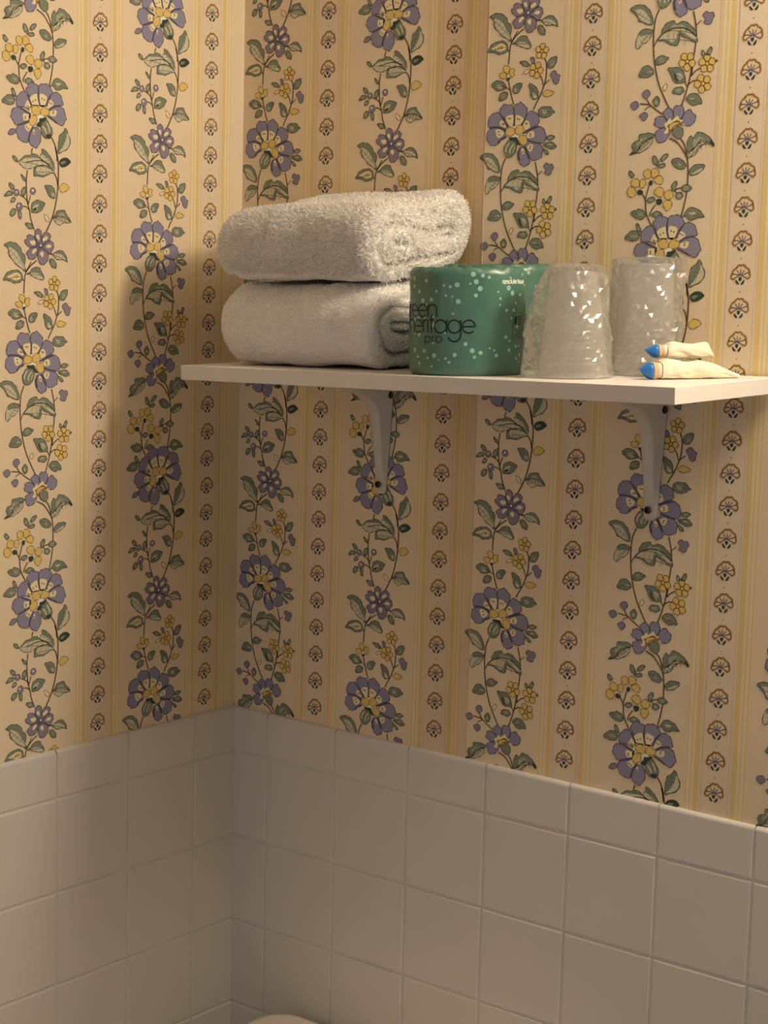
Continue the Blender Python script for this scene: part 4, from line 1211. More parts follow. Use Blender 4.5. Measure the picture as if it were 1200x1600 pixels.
6ov12|-154,241 -120,290 -111,311 -76,324 -42,311 -7,308 19,277 10,217 28,86 -42,80 -94,167 -128,210
6ov12|19,277 36,312 80,323 133,329 168,306 195,275 204,236 159,192 115,94 45,88 19,205
6ov12|204,236 230,252 283,250 333,215 346,169 360,137 310,112 221,104 151,58 115,94 168,179
6ov12|168,72 257,107 328,107 373,78 387,32 405,-14 383,-36 365,-78 329,-88 275,-69 213,-37 142,-10 151,31
6ov12|-278,150 -248,185 -197,220 -154,208 -128,171 -103,127 -68,78 -85,36 -146,51 -206,62 -274,65 -283,110
6ov12|-334,20 -291,47 -232,49 -155,23 -85,-3 -94,-50 -146,-81 -215,-113 -275,-135 -309,-115 -321,-90 -355,-60 -351,-33
6ov12|-258,-137 -198,-105 -120,-79 -77,-102 -60,-133 -103,-197 -129,-291 -155,-303 -207,-294 -258,-262 -275,-217 -288,-192
6ov12|-60,-147 -7,-136 28,-160 49,-211 45,-278 -8,-349 -51,-342 -95,-315 -107,-277 -94,-203
6ov12|-34,-1241 -17,-1207 27,-1199 58,-1238 54,-1299 27,-1361 -17,-1342
6ov12|62,-1292 80,-1251 125,-1225 169,-1247 187,-1267 169,-1309 125,-1337 71,-1359
6ov12|98,-1365 133,-1330 187,-1318 223,-1348 227,-1389 205,-1423 169,-1455 116,-1426 80,-1400
6ov12|5,-1497 9,-1436 54,-1414 116,-1419 151,-1459 151,-1513 120,-1555 67,-1577 27,-1551
6ov12|-148,-1461 -113,-1419 -43,-1390 9,-1409 1,-1463 -35,-1511 -105,-1523 -131,-1487
6ov12|-174,-1327 -139,-1306 -139,-1272 -96,-1264 -43,-1282 -8,-1328 1,-1382 -61,-1397 -113,-1392 -157,-1360
6ow8|252,-1775 247,-1786 235,-1791 223,-1786 218,-1775 223,-1764 235,-1759 247,-1764
6ow8|187,-1964 182,-1976 170,-1981 157,-1977 152,-1965 157,-1953 170,-1948 182,-1953
6ov12|-276,-2367 -246,-2313 -211,-2299 -176,-2310 -132,-2307 -106,-2341 -97,-2409 -88,-2532 -150,-2531 -202,-2449 -254,-2421
6ov12|-93,-2341 -79,-2310 -35,-2297 -9,-2283 27,-2315 71,-2349 71,-2404 45,-2466 9,-2520 -80,-2533 -88,-2423
6ov12|71,-2425 98,-2391 134,-2381 170,-2398 215,-2420 228,-2482 224,-2517 152,-2550 71,-2583 27,-2576 36,-2493
6ov12|36,-2610 98,-2577 170,-2547 251,-2548 297,-2580 315,-2623 320,-2664 297,-2713 224,-2718 134,-2695 71,-2666
6ov12|-414,-2446 -393,-2409 -349,-2386 -289,-2387 -246,-2428 -202,-2483 -150,-2538 -185,-2565 -246,-2543 -341,-2535 -402,-2541 -423,-2500
6ov12|-436,-2662 -436,-2615 -415,-2568 -359,-2542 -281,-2550 -203,-2585 -185,-2640 -246,-2673 -281,-2709 -325,-2725 -376,-2724 -402,-2696 -428,-2676
6ov12|80,-2680 170,-2703 251,-2733 288,-2775 279,-2817 279,-2859 242,-2879 188,-2898 143,-2883 116,-2840 80,-2770 53,-2735
6ov12|-31,-2829 -18,-2781 18,-2748 62,-2756 98,-2805 116,-2868 130,-2917 80,-2950 53,-2956 9,-2927 -18,-2885
6ow8|173,-3393 167,-3405 154,-3410 141,-3404 136,-3391 141,-3379 154,-3374 167,-3380
6ow8|394,-3425 389,-3438 376,-3442 363,-3436 358,-3423 363,-3411 376,-3407 389,-3413
6ow8|358,-3614 353,-3627 340,-3631 326,-3625 321,-3612 326,-3600 339,-3595 353,-3601
6ov12|-90,-3887 -72,-3853 -27,-3832 8,-3859 26,-3909 8,-3957 -45,-3946
6ov12|26,-3860 44,-3816 80,-3818 121,-3814 144,-3868 134,-3931 80,-3955 35,-3924
6ov12|134,-3917 162,-3877 216,-3859 235,-3889 276,-3920 271,-3969 235,-4009 171,-4011 116,-3965
6ov12|-188,-3984 -174,-3964 -170,-3923 -99,-3914 -45,-3960 -28,-4003 -99,-4026 -152,-4014
6ov12|-170,-4076 -135,-4044 -72,-4028 -10,-4061 -19,-4109 -46,-4149 -108,-4172 -152,-4147
7fc0|-94,75 10,98 133,96 168,19 28,-33 -42,-125 -112,-85
7fc0|-167,68 -154,102 -129,138 -94,88 -77,63 -129,59
7fc0|-103,153 -59,197 2,210 10,151 19,92 -59,85
7fc0|32,206 80,217 133,189 107,100 45,91
7fc0|142,97 168,166 212,150 221,117 159,78
7fc0|168,39 213,63 266,61 257,13 221,-3 159,12
7fc0|-193,-26 -180,-5 -94,-17 -112,-65 -180,-78
7fc0|-172,-143 -146,-114 -86,-89 -68,-121 -120,-185
7fc0|-51,-153 -34,-178 -42,-212 -60,-193
7fc0|-17,-1268 18,-1260 27,-1313 -8,-1294
7fc0|71,-1305 125,-1269 142,-1296 89,-1325
7fc0|116,-1385 151,-1357 196,-1369 169,-1397 142,-1391
7fc0|36,-1449 71,-1434 89,-1461 71,-1495 45,-1475
7fc0|-70,-1431 -17,-1403 -17,-1430 -61,-1465
7fc0|-104,-1331 -34,-1322 -26,-1356 -70,-1371
7fc0|-194,-2585 -150,-2538 -71,-2526 27,-2534 71,-2632 80,-2715 9,-2727 -44,-2643 -168,-2640
7fc0|-276,-2495 -246,-2462 -185,-2517 -202,-2544 -255,-2523
7fc0|-198,-2442 -150,-2415 -97,-2416 -97,-2478 -106,-2525 -150,-2525
7fc0|-71,-2423 -18,-2424 36,-2466 9,-2513 -71,-2519
7fc0|27,-2534 53,-2480 98,-2487 116,-2550 62,-2576
7fc0|80,-2632 125,-2591 170,-2599 170,-2654 98,-2660
7fc0|-324,-2569 -272,-2557 -211,-2599 -255,-2645 -298,-2644
7fc0|89,-2749 134,-2723 170,-2745 143,-2799 107,-2791
7fc0|18,-2775 44,-2769 62,-2804 36,-2831
7fc0|-72,-3993 -45,-3974 -10,-3934 17,-3958 71,-3912 98,-3950 134,-3959 125,-3987 171,-4004 116,-4014 8,-4062 -46,-4086 -72,-4077 -46,-4037
8lv21|-137,196 -103,134 -72,80
8lv21|10,217 19,152 41,84
8lv21|177,203 142,150 111,91
8lv21|319,120 221,97 159,58
8lv21|151,-9 213,-37 271,-66
8lv21|-232,49 -155,20 -86,-10
8lv21|-266,-131 -198,-112 -112,-78
8lv21|-60,-140 -94,-196 -125,-291
8lv21|-233,-2442 -202,-2490 -167,-2538
8lv21|-88,-2409 -84,-2471 -93,-2532
8lv21|49,-2466 31,-2493 9,-2520
8lv21|224,-2544 98,-2584 27,-2613
8lv21|-402,-2541 -289,-2539 -194,-2578
8lv21|-185,-2640 -246,-2666 -290,-2706
8lv21|80,-2680 170,-2706 260,-2722
8lv21|-5,-2761 -18,-2829 0,-2892
8lv21|53,-2755 89,-2812 116,-2868
9fw0|-50,132 -53,125 -59,122 -66,124 -69,130 -66,137 -59,140 -53,138
9fw0|-15,149 -18,142 -25,139 -31,141 -34,147 -31,153 -25,157 -18,155
9fw0|72,170 69,163 63,160 56,162 53,168 56,175 63,178 69,176
9fw0|103,160 100,153 93,150 86,152 84,158 86,165 93,168 100,166
9fw0|178,140 175,133 168,130 161,132 158,138 161,145 168,148 175,146
9fw0|204,129 202,122 195,119 188,121 185,127 188,134 195,137 202,135
9fw0|231,51 228,45 221,41 215,43 212,50 215,56 221,60 228,58
9fw0|227,31 224,24 217,21 210,23 207,29 210,36 217,39 224,37
9fw0|-154,-36 -157,-42 -163,-46 -170,-44 -173,-37 -170,-31 -163,-28 -157,-30
9fw0|-154,-56 -157,-62 -163,-65 -170,-63 -173,-57 -170,-51 -163,-47 -157,-49
9fw0|-137,-140 -139,-147 -146,-150 -153,-148 -156,-141 -153,-135 -146,-132 -139,-134
9fw0|-111,-158 -114,-164 -120,-167 -127,-165 -130,-159 -127,-152 -120,-149 -114,-151
9fw0|-110,67 -113,60 -120,57 -127,59 -129,65 -127,72 -120,75 -113,73
9fw0|-128,75 -131,69 -137,65 -144,67 -147,74 -144,80 -137,84 -131,81
9fw0|-37,-191 -40,-198 -47,-201 -53,-199 -56,-193 -53,-186 -47,-183 -40,-185
9fy0|-77,57 -25,88 28,66 36,7 -16,-10 -68,11
9fy0|49,48 80,84 151,64 159,18 98,-7 45,8
9fy0|-103,-51 -77,-22 -25,-11 -7,-56 -34,-111 -86,-122 -112,-85
9fv0|-17,-1369 27,-1334 80,-1352 89,-1386 45,-1421 1,-1409
9fw0|-228,-2503 -230,-2510 -237,-2512 -244,-2509 -247,-2503 -244,-2496 -237,-2493 -230,-2496
9fw0|-210,-2510 -213,-2517 -220,-2519 -227,-2516 -229,-2510 -227,-2503 -220,-2501 -213,-2503
9fw0|-149,-2450 -152,-2456 -159,-2459 -165,-2456 -168,-2449 -165,-2443 -159,-2440 -152,-2443
9fw0|-127,-2453 -130,-2460 -137,-2462 -143,-2460 -146,-2453 -143,-2446 -137,-2444 -130,-2447
9fw0|-34,-2458 -37,-2464 -44,-2467 -51,-2464 -54,-2458 -51,-2451 -44,-2448 -37,-2451
9fw0|-8,-2465 -11,-2472 -18,-2474 -25,-2472 -27,-2465 -25,-2458 -18,-2456 -11,-2458
9fw0|72,-2507 69,-2514 62,-2517 55,-2514 53,-2507 55,-2501 62,-2498 69,-2501
9fw0|90,-2515 87,-2521 80,-2524 73,-2521 70,-2514 73,-2508 80,-2505 87,-2508
9fw0|135,-2619 132,-2626 125,-2628 118,-2625 115,-2619 118,-2612 125,-2609 132,-2612
9fw0|139,-2640 136,-2647 129,-2649 123,-2646 120,-2639 123,-2633 129,-2630 136,-2633
9fw0|-271,-2584 -274,-2590 -281,-2593 -288,-2590 -290,-2583 -288,-2577 -281,-2574 -274,-2577
9fw0|-263,-2618 -266,-2625 -272,-2627 -279,-2624 -282,-2618 -279,-2611 -272,-2608 -265,-2611
9fw0|144,-2751 141,-2757 134,-2760 127,-2757 124,-2750 127,-2744 134,-2741 141,-2744
9fw0|135,-2771 132,-2778 125,-2781 118,-2778 115,-2771 118,-2764 125,-2762 132,-2765
9fw0|50,-2804 47,-2810 40,-2813 33,-2810 30,-2803 33,-2797 40,-2794 47,-2797
9fy0|-194,-2599 -167,-2552 -106,-2546 -71,-2581 -89,-2621 -150,-2634
9fy0|-71,-2574 -35,-2526 27,-2534 36,-2590 -18,-2623 -62,-2608
9fy0|-18,-2657 9,-2630 71,-2638 89,-2687 71,-2728 27,-2734 -9,-2692
9fw0|-37,-4009 8,-3985 71,-3955 116,-3979 135,-4009 44,-4016 17,-4070 -19,-4067 -19,-4032
10ow10|-77,57 -25,88 28,66 36,7 -16,-10 -68,11
10ow10|49,48 80,84 151,64 159,18 98,-7 45,8
10ow10|-103,-51 -77,-22 -25,-11 -7,-56 -34,-111 -86,-122 -112,-85
10fh0|58,-1370 54,-1379 45,-1383 35,-1379 32,-1371 35,-1362 45,-1358 54,-1361
10op8|1,-1372 32,-1347 71,-1359 80,-1386 45,-1411 14,-1402
10ow10|-194,-2599 -167,-2552 -106,-2546 -71,-2581 -89,-2621 -150,-2634
10ow10|-71,-2574 -35,-2526 27,-2534 36,-2590 -18,-2623 -62,-2608
10ow10|-18,-2657 9,-2630 71,-2638 89,-2687 71,-2728 27,-2734 -9,-2692
10fy0|-10,-4008 44,-3981 98,-3985 35,-4012 4,-4048
11fh0|1,-22 36,1 80,-9 71,-36 28,-46 10,-75
11fh0|-106,-2635 -62,-2622 -27,-2650 -18,-2678 -53,-2657 -97,-2649
12fk0|28,-40 71,-33 124,-15 115,-52 71,-76 45,-125 -7,-123 1,-89 28,-73
12fk0|-150,-2654 -97,-2649 -44,-2650 -27,-2691 9,-2734 -36,-2726 -71,-2697 -115,-2689
13fg0|45,-125 80,-82 124,-38 159,-82 195,-126 208,-172 186,-227 142,-241 89,-228 63,-190
13fg0|-207,-2776 -185,-2722 -141,-2682 -71,-2690 -44,-2732 -53,-2787 -89,-2841 -142,-2860 -186,-2845
13fg0|26,-4063 53,-4023 107,-4021 144,-4052 144,-4108 107,-4140 62,-4123 31,-4092
14od10|45,-125 80,-82 124,-38 159,-82 195,-126 208,-172 186,-227 142,-241 89,-228 63,-190
14ll19|71,-116 107,-153 124,-192
14ll19|129,-78 160,-129 168,-168
14fk0|115,-206 168,-192 195,-200 168,-235 124,-232
14od10|-207,-2776 -185,-2722 -141,-2682 -71,-2690 -44,-2732 -53,-2787 -89,-2841 -142,-2860 -186,-2845
14ll18|-141,-2703 -177,-2756 -181,-2797
14ll18|-80,-2718 -128,-2778 -120,-2813
14ll11|-62,-2746 -93,-2807
14od10|26,-4063 53,-4023 107,-4021 144,-4052 144,-4108 107,-4140 62,-4123 31,-4092
"""

ART = [ln for ln in ART_TEXT.strip().split('\n')]


def floral_period():
    p = Print()
    for ln in ART:
        head, body = ln.split('|')
        i = 0
        while head[i].isdigit():
            i += 1
        layer, kind, col, w = int(head[:i]), head[i], INK[head[i + 1]], float(head[i + 2:]) * 1e-4
        pts = [tuple(float(q) * 1e-4 for q in t.split(',')) for t in body.split()]
        if kind == 'f':
            p.poly(catmull(pts, True, 3), col, layer + 3)
        elif kind == 'o':
            p.stroke(catmull(pts, True, 3), w, col, layer + 3, True, True)
        else:
            p.stroke(catmull(pts, False, 5), w, col, layer + 3)
    return p


def carnation():
    p = Print()
    sx, sy = 4.37e-5, 3.92e-5

    def P(s):
        return [((float(a) - 790) * sx, (650 - float(b)) * sy) for a, b in (t.split(',') for t in s.split())]
    p.poly(P('600,760 560,700 600,630 590,580 640,500 700,440 760,400 850,395 900,440 1000,530 990,570 1020,650 960,730 880,690 790,660 700,690'), INK['n'], 3)
    for s in ('600,635 560,665 562,720 600,760 645,735', '600,625 590,580 625,520 690,485', '690,480 705,440 755,400 800,418 845,395 895,430 895,475',
              '920,470 960,480 1000,530 985,575', '990,575 1020,640 1005,705 960,732 925,705'):
        p.stroke(catmull(P(s), False, 4), 0.0034, INK['u'], 4)
        p.stroke(catmull(P(s), False, 4), 0.0014, INK['t'], 5)
    for s in ('605,637 680,632 760,660', '700,530 735,590 775,650', '790,505 790,580 790,650', '875,525 840,590 805,650',
              '985,580 900,615 815,660', '620,745 680,705 740,665', '950,725 890,690 830,665'):
        p.stroke(catmull(P(s), False, 3), 0.0011, INK['m'], 6)
    p.poly(P('740,640 790,620 850,640 830,675 790,665 750,675'), INK['m'], 7)
    p.poly(P('745,700 825,695 822,770 785,805 748,770'), INK['k'], 7)
    p.poly(catmull(P('668,765 710,790 750,840 765,880 715,878 680,835'), True, 2), INK['k'], 7)
    p.poly(catmull(P('897,757 855,785 818,835 805,882 850,882 885,835'), True, 2), INK['k'], 7)
    p.disc(0, 0.0163, 0.0007, 0.0007, INK['m'], 5, 6)
    return p


FLORAL = floral_period()
CARN = carnation()
PERIOD, PITCH_C = 0.5213, 0.0326
floral_me = FLORAL.mesh('floral_print')
carn_col = Print()
for k in range(36):
    off = len(carn_col.v)
    carn_col.v += [(x, y + k * PITCH_C, h) for x, y, h in CARN.v]
    carn_col.f += [tuple(off + i for i in q) for q in CARN.f]
    carn_col.c += CARN.c
carn_me = carn_col.mesh('carnation_print')
st = Print()
for sgn in (-1, 1):
    def band(a, b, col, lay):
        st.rect(min(sgn * a, sgn * b), max(sgn * a, sgn * b), -0.004, TOP, INK[col], lay)
    band(0.0182, 0.0350, 'B', 1)
    band(0.0185, 0.0238, 'S', 2)
    band(0.0266, 0.0284, 'T', 2)
    band(0.0318, 0.0336, 'T', 2)
    for k in range(0, 780):
        z = 0.001 + k * 0.00156
        st.rect(sgn * 0.0152 - 0.00028, sgn * 0.0152 + 0.00028, z, z + 0.0007, INK['D'], 2)
st.rect(-0.0148, 0.0148, -0.004, TOP, INK['G'], 1)
stripe_me = st.mesh('stripe_print')
for me in (floral_me, carn_me, stripe_me):
    me.materials.append(M_PAPER)


def put_print(name, me, wall, s, z):
    o = link(name, me, None, wall)
    if wall is wall_back:
        o.location = (s, YP - 0.0001, z)
    else:
        o.location = (-YP + 0.0001, s, z)
        o.rotation_euler = (0, 0, math.pi / 2)
    return o


def floral_column(wall, s, zA, clip=None):
    me = floral_me
    if clip is not None:
        me = FLORAL.mesh('floral_print', xmin=clip)
        me.materials.append(M_PAPER)
    z = zA
    while z < 0.95:
        z += PERIOD
    while z > 0.0:
        put_print('floral_print', me, wall, s, z)
        z -= PERIOD


for s, zA in ((-0.315, 0.6960), (-0.136, 0.8205), (-0.494, 0.5650)):
    floral_column(wall_left, s, zA)
for s, zA in ((0.220, 0.8200), (0.399, 0.9500), (0.579, 0.5705), (0.757, 0.4275), (0.935, 0.300)):
    floral_column(wall_back, s, zA)
floral_column(wall_back, 0.046, 0.9450, clip=-0.046 + 0.0008 - YP)
for s, z0 in ((-0.2262, 0.0195), (-0.0525, 0.0192), (-0.404, 0.02)):
    put_print('carnation_print', carn_me, wall_left, s, z0)
    put_print('stripe_print', stripe_me, wall_left, s, 0)
for s, z0 in ((0.1285, 0.0195), (0.3082, 0.0252), (0.4840, 0.0236), (0.6642, 0.0233), (0.842, 0.0233)):
    put_print('carnation_print', carn_me, wall_back, s, z0)
    put_print('stripe_print', stripe_me, wall_back, s, 0)
seam = bm_obj('paper_seam', rbox(0.0009, 0.0004, TOP, 0, center=(0.3535, YP - 0.0001, TOP / 2)), M_PAPER, wall_back)
sa = seam.data.color_attributes.new('ink', 'FLOAT_COLOR', 'CORNER')
sa.data.foreach_set('color', np.tile(np.array((*lin((220, 200, 165)), 1), np.float32), len(seam.data.loops)))

# ---------------------------------------------------------------- tiles
PT, GAP = 0.1095, 0.0018
T_FACE = 0.0019
_tiles = {}


def tile_mesh(w, h, cap):
    key = (round(w, 4), round(h, 4), cap)
    if key not in _tiles:
        bm = rbox(w, 0.008, h, 0)
        fr = [e for e in bm.edges if all(v.co.y < 0 for v in e.verts)]
        if cap:
            top = [e for e in fr if all(v.co.z > 0 for v in e.verts)]
            bmesh.ops.bevel(bm, geom=top, offset=0.0042, segments=4, profile=0.5, affect='EDGES')
            fr = [e for e in bm.edges if all(abs(v.co.y + 0.004) < 1e-5 for v in e.verts) and
                  not all(v.co.z > h / 2 - 0.006 for v in e.verts)]
        bmesh.ops.bevel(bm, geom=fr, offset=0.0022, segments=3, profile=0.5, affect='EDGES')
        me = bpy.data.meshes.new('tile')
        bmesh.ops.recalc_face_normals(bm, faces=bm.faces)
        bm.to_mesh(me)
        bm.free()
        me.materials.append(M_TILE)
        _tiles[key] = me
    return _tiles[key]


def lay_tiles(wall, first, ncol, nrow, left):
    CAPH = 0.0562
    edges = [0.0] + [first + k * PT for k in range(ncol)]
    for c in range(len(edges) - 1):
        a, b = edges[c], edges[c + 1]
        a0 = a + (-0.0008 if c == 0 else GAP / 2)
        w = b - GAP / 2 - a0
        for r in range(nrow):
            ztop = 0.0 if r == 0 else -CAPH - (r - 1) * PT
            h = CAPH if r == 0 else PT
            zt = ztop - (0 if r == 0 else GAP / 2)
            zb = ztop - h + GAP / 2
            me = tile_mesh(w, zt - zb, r == 0)
            o = link('cap_tile' if r == 0 else 'tile', me, None, wall)
            s = a0 + w / 2 + random.uniform(-2, 2) * 1e-4
            z = (zt + zb) / 2 + (0 if r == 0 else random.uniform(-2, 2) * 1e-4)
            d = 0.004 - T_FACE + random.uniform(-1.5, 1.5) * 1e-4
            tx, tz = random.uniform(-.002, .002), random.uniform(-.002, .002)
            if left:
                o.location = (-d, -s, z)
                o.rotation_euler = (tx, 0, math.pi / 2 + tz)
            else:
                o.location = (s, d, z)
                o.rotation_euler = (tx, 0, tz)


lay_tiles(wall_back, 0.0566, 10, 7, False)
lay_tiles(wall_left, 0.0722, 7, 7, True)

# ---------------------------------------------------------------- shelf
SH_D, SH_L, SH_T = 0.203, 0.610, 0.0159
FLc = Vector((0.10305, -0.203, 0.43390))
TILT_L = math.atan2(0.44481 - 0.43390, 0.6101)     # right end a little higher
TILT_F = 0.0035 / 0.203                             # front edge sags a little


def shelf_z(x, y):
    return FLc.z + (x - FLc.x) * math.tan(TILT_L) + (y + SH_D) * math.tan(TILT_F)


SHELF_ROT = Matrix.Rotation(-TILT_L, 3, 'Y') @ Matrix.Rotation(TILT_F, 3, 'X')
SHELF_EUL = SHELF_ROT.to_euler()


def on_shelf(o, x, y, rz=0.0):
    o.location = (x, y, shelf_z(x, y) + 0.0003)
    o.rotation_euler = (SHELF_ROT @ Matrix.Rotation(rz, 3, 'Z')).to_euler()
    return o


shelf = empty('wall_shelf', (FLc.x, FLc.y, FLc.z - SH_T))
shelf.rotation_euler = SHELF_EUL
tag(shelf, 'white melamine wall shelf on two brackets holding towels, rolls and cups', 'shelf')
bm_obj('board', rbox(SH_L - 0.0008, SH_D - 0.0006, SH_T, 0.0006, 2, center=(SH_L / 2, SH_D / 2 + 0.0002, SH_T / 2)), M_MELAMINE, shelf)
bm_obj('edge_band', rbox(SH_L, 0.0009, SH_T - 0.0006, 0.0003, 1, center=(SH_L / 2, 0.0002, SH_T / 2)), M_MELAMINE, shelf)
bm_obj('edge_band', rbox(0.0009, SH_D - 0.0006, SH_T - 0.0006, 0.0003, 1, center=(SH_L - 0.0002, SH_D / 2, SH_T / 2)), M_MELAMINE, shelf)


def bracket(x, ztop, zbot, label):
    """pressed steel bracket: wall leg with a deep hollow rib that sweeps forward under the board"""
    root = empty('shelf_bracket', (x, 0.0025, zbot))
    H = ztop - zbot
    bm = bmesh.new()
    rings = []
    n = 26
    arm = 0.135
    # wall leg, bottom to top; then the rib curves out to the arm
    sect = []
    for i in range(n):
        t = i / (n - 1)
        z = t * (H - 0.003)
        w = 0.0150 + 0.0150 * t                      # plate width
        d = 0.0030 + 0.0190 * min(1, t * 1.15) ** 1.1
        k = max(0.0, (t - 0.64) / 0.36)
        d += 0.072 * k ** 2.5
        sect.append((z, w, d))
    prev = None
    for z, w, d in sect:
        rw = w * 0.80
        ring = [(-w / 2, -0.0002), (-w / 2, -0.0020), (-rw / 2, -0.0024), (-rw / 2 * 0.80, -d * 0.90), (-rw / 2 * 0.55, -d),
                (rw / 2 * 0.55, -d), (rw / 2 * 0.80, -d * 0.90), (rw / 2, -0.0024), (w / 2, -0.0020), (w / 2, -0.0002)]
        vs = [bm.verts.new((a, b, z)) for a, b in ring]
        if prev:
            for j in range(len(vs)):
                bm.faces.new((prev[j], prev[(j + 1) % len(vs)], vs[(j + 1) % len(vs)], vs[j]))
        else:
            c = [bm.verts.new((a * 0.7, b * 0.8, -0.0045)) for a, b in ring]
            for j in range(len(vs)):
                bm.faces.new((c[j], c[(j + 1) % len(vs)], vs[(j + 1) % len(vs)], vs[j]))
            bm.faces.new(c[::-1])
        prev = vs
    bm.faces.new(prev)
    bm_obj('wall_leg', bm, M_BRACKET, root, True)
    bm = bmesh.new()
    prev = None
    for i in range(18):                               # arm under the board
        t = i / 17
        y = -0.002 - t * arm
        w = 0.030 - 0.012 * t
        dz = 0.0030 + 0.012 * (1 - t) ** 1.5
        ring = [(-w / 2, 0), (-w / 2, -0.002), (-w * 0.3, -0.0024), (-w * 0.22, -dz), (w * 0.22, -dz), (w * 0.3, -0.0024), (w / 2, -0.002), (w / 2, 0)]
        vs = [bm.verts.new((a, y, H + b)) for a, b in ring]
        if prev:
            for j in range(8):
                bm.faces.new((prev[j], prev[(j + 1) % 8], vs[(j + 1) % 8], vs[j]))
        else:
            bm.faces.new(vs)
        prev = vs
    bm.faces.new(prev[::-1])
    bm_obj('arm', bm, M_BRACKET, root, True)

    def screw(px, py, pz, r):
        b2 = bmesh.new()
        bmesh.ops.create_uvsphere(b2, u_segments=14, v_segments=8, radius=r)
        bmesh.ops.scale(b2, vec=(1, 0.45, 1), verts=b2.verts)
        bmesh.ops.translate(b2, vec=(px, py, pz), verts=b2.verts)
        s = bm_obj('screw', b2, M_SCREW, root, True)
        s['label'] = 'dark tarnished screw head'
        for a in (0.6, 0.6 + math.pi / 2):
            bb = rbox(r * 1.3, r * 0.3, r * 0.3, 0)
            bmesh.ops.rotate(bb, cent=(0, 0, 0), matrix=Matrix.Rotation(a, 3, 'Y'), verts=bb.verts)
            bmesh.ops.translate(bb, vec=(px, py - r * 0.42, pz), verts=bb.verts)
            bm_obj('slot', bb, M_SLOT, s)
    return root, screw


for x, zb, label in ((0.2235, 0.2925, 'white tapered metal shelf bracket under the folded towels'),
                     (0.5770, 0.2985, 'white tapered metal shelf bracket under the wrapped cups')):
    zt = shelf_z(x, -0.03) - SH_T - 0.0004
    root, screw = bracket(x, zt, zb, label)
    tag(root, label, 'bracket', 'brackets holding up the shelf')
    H = zt - zb
    screw(0.0118, -0.0034, H - 0.0205, 0.0042)
    screw(-0.0005, -0.0072, 0.0065, 0.0040)


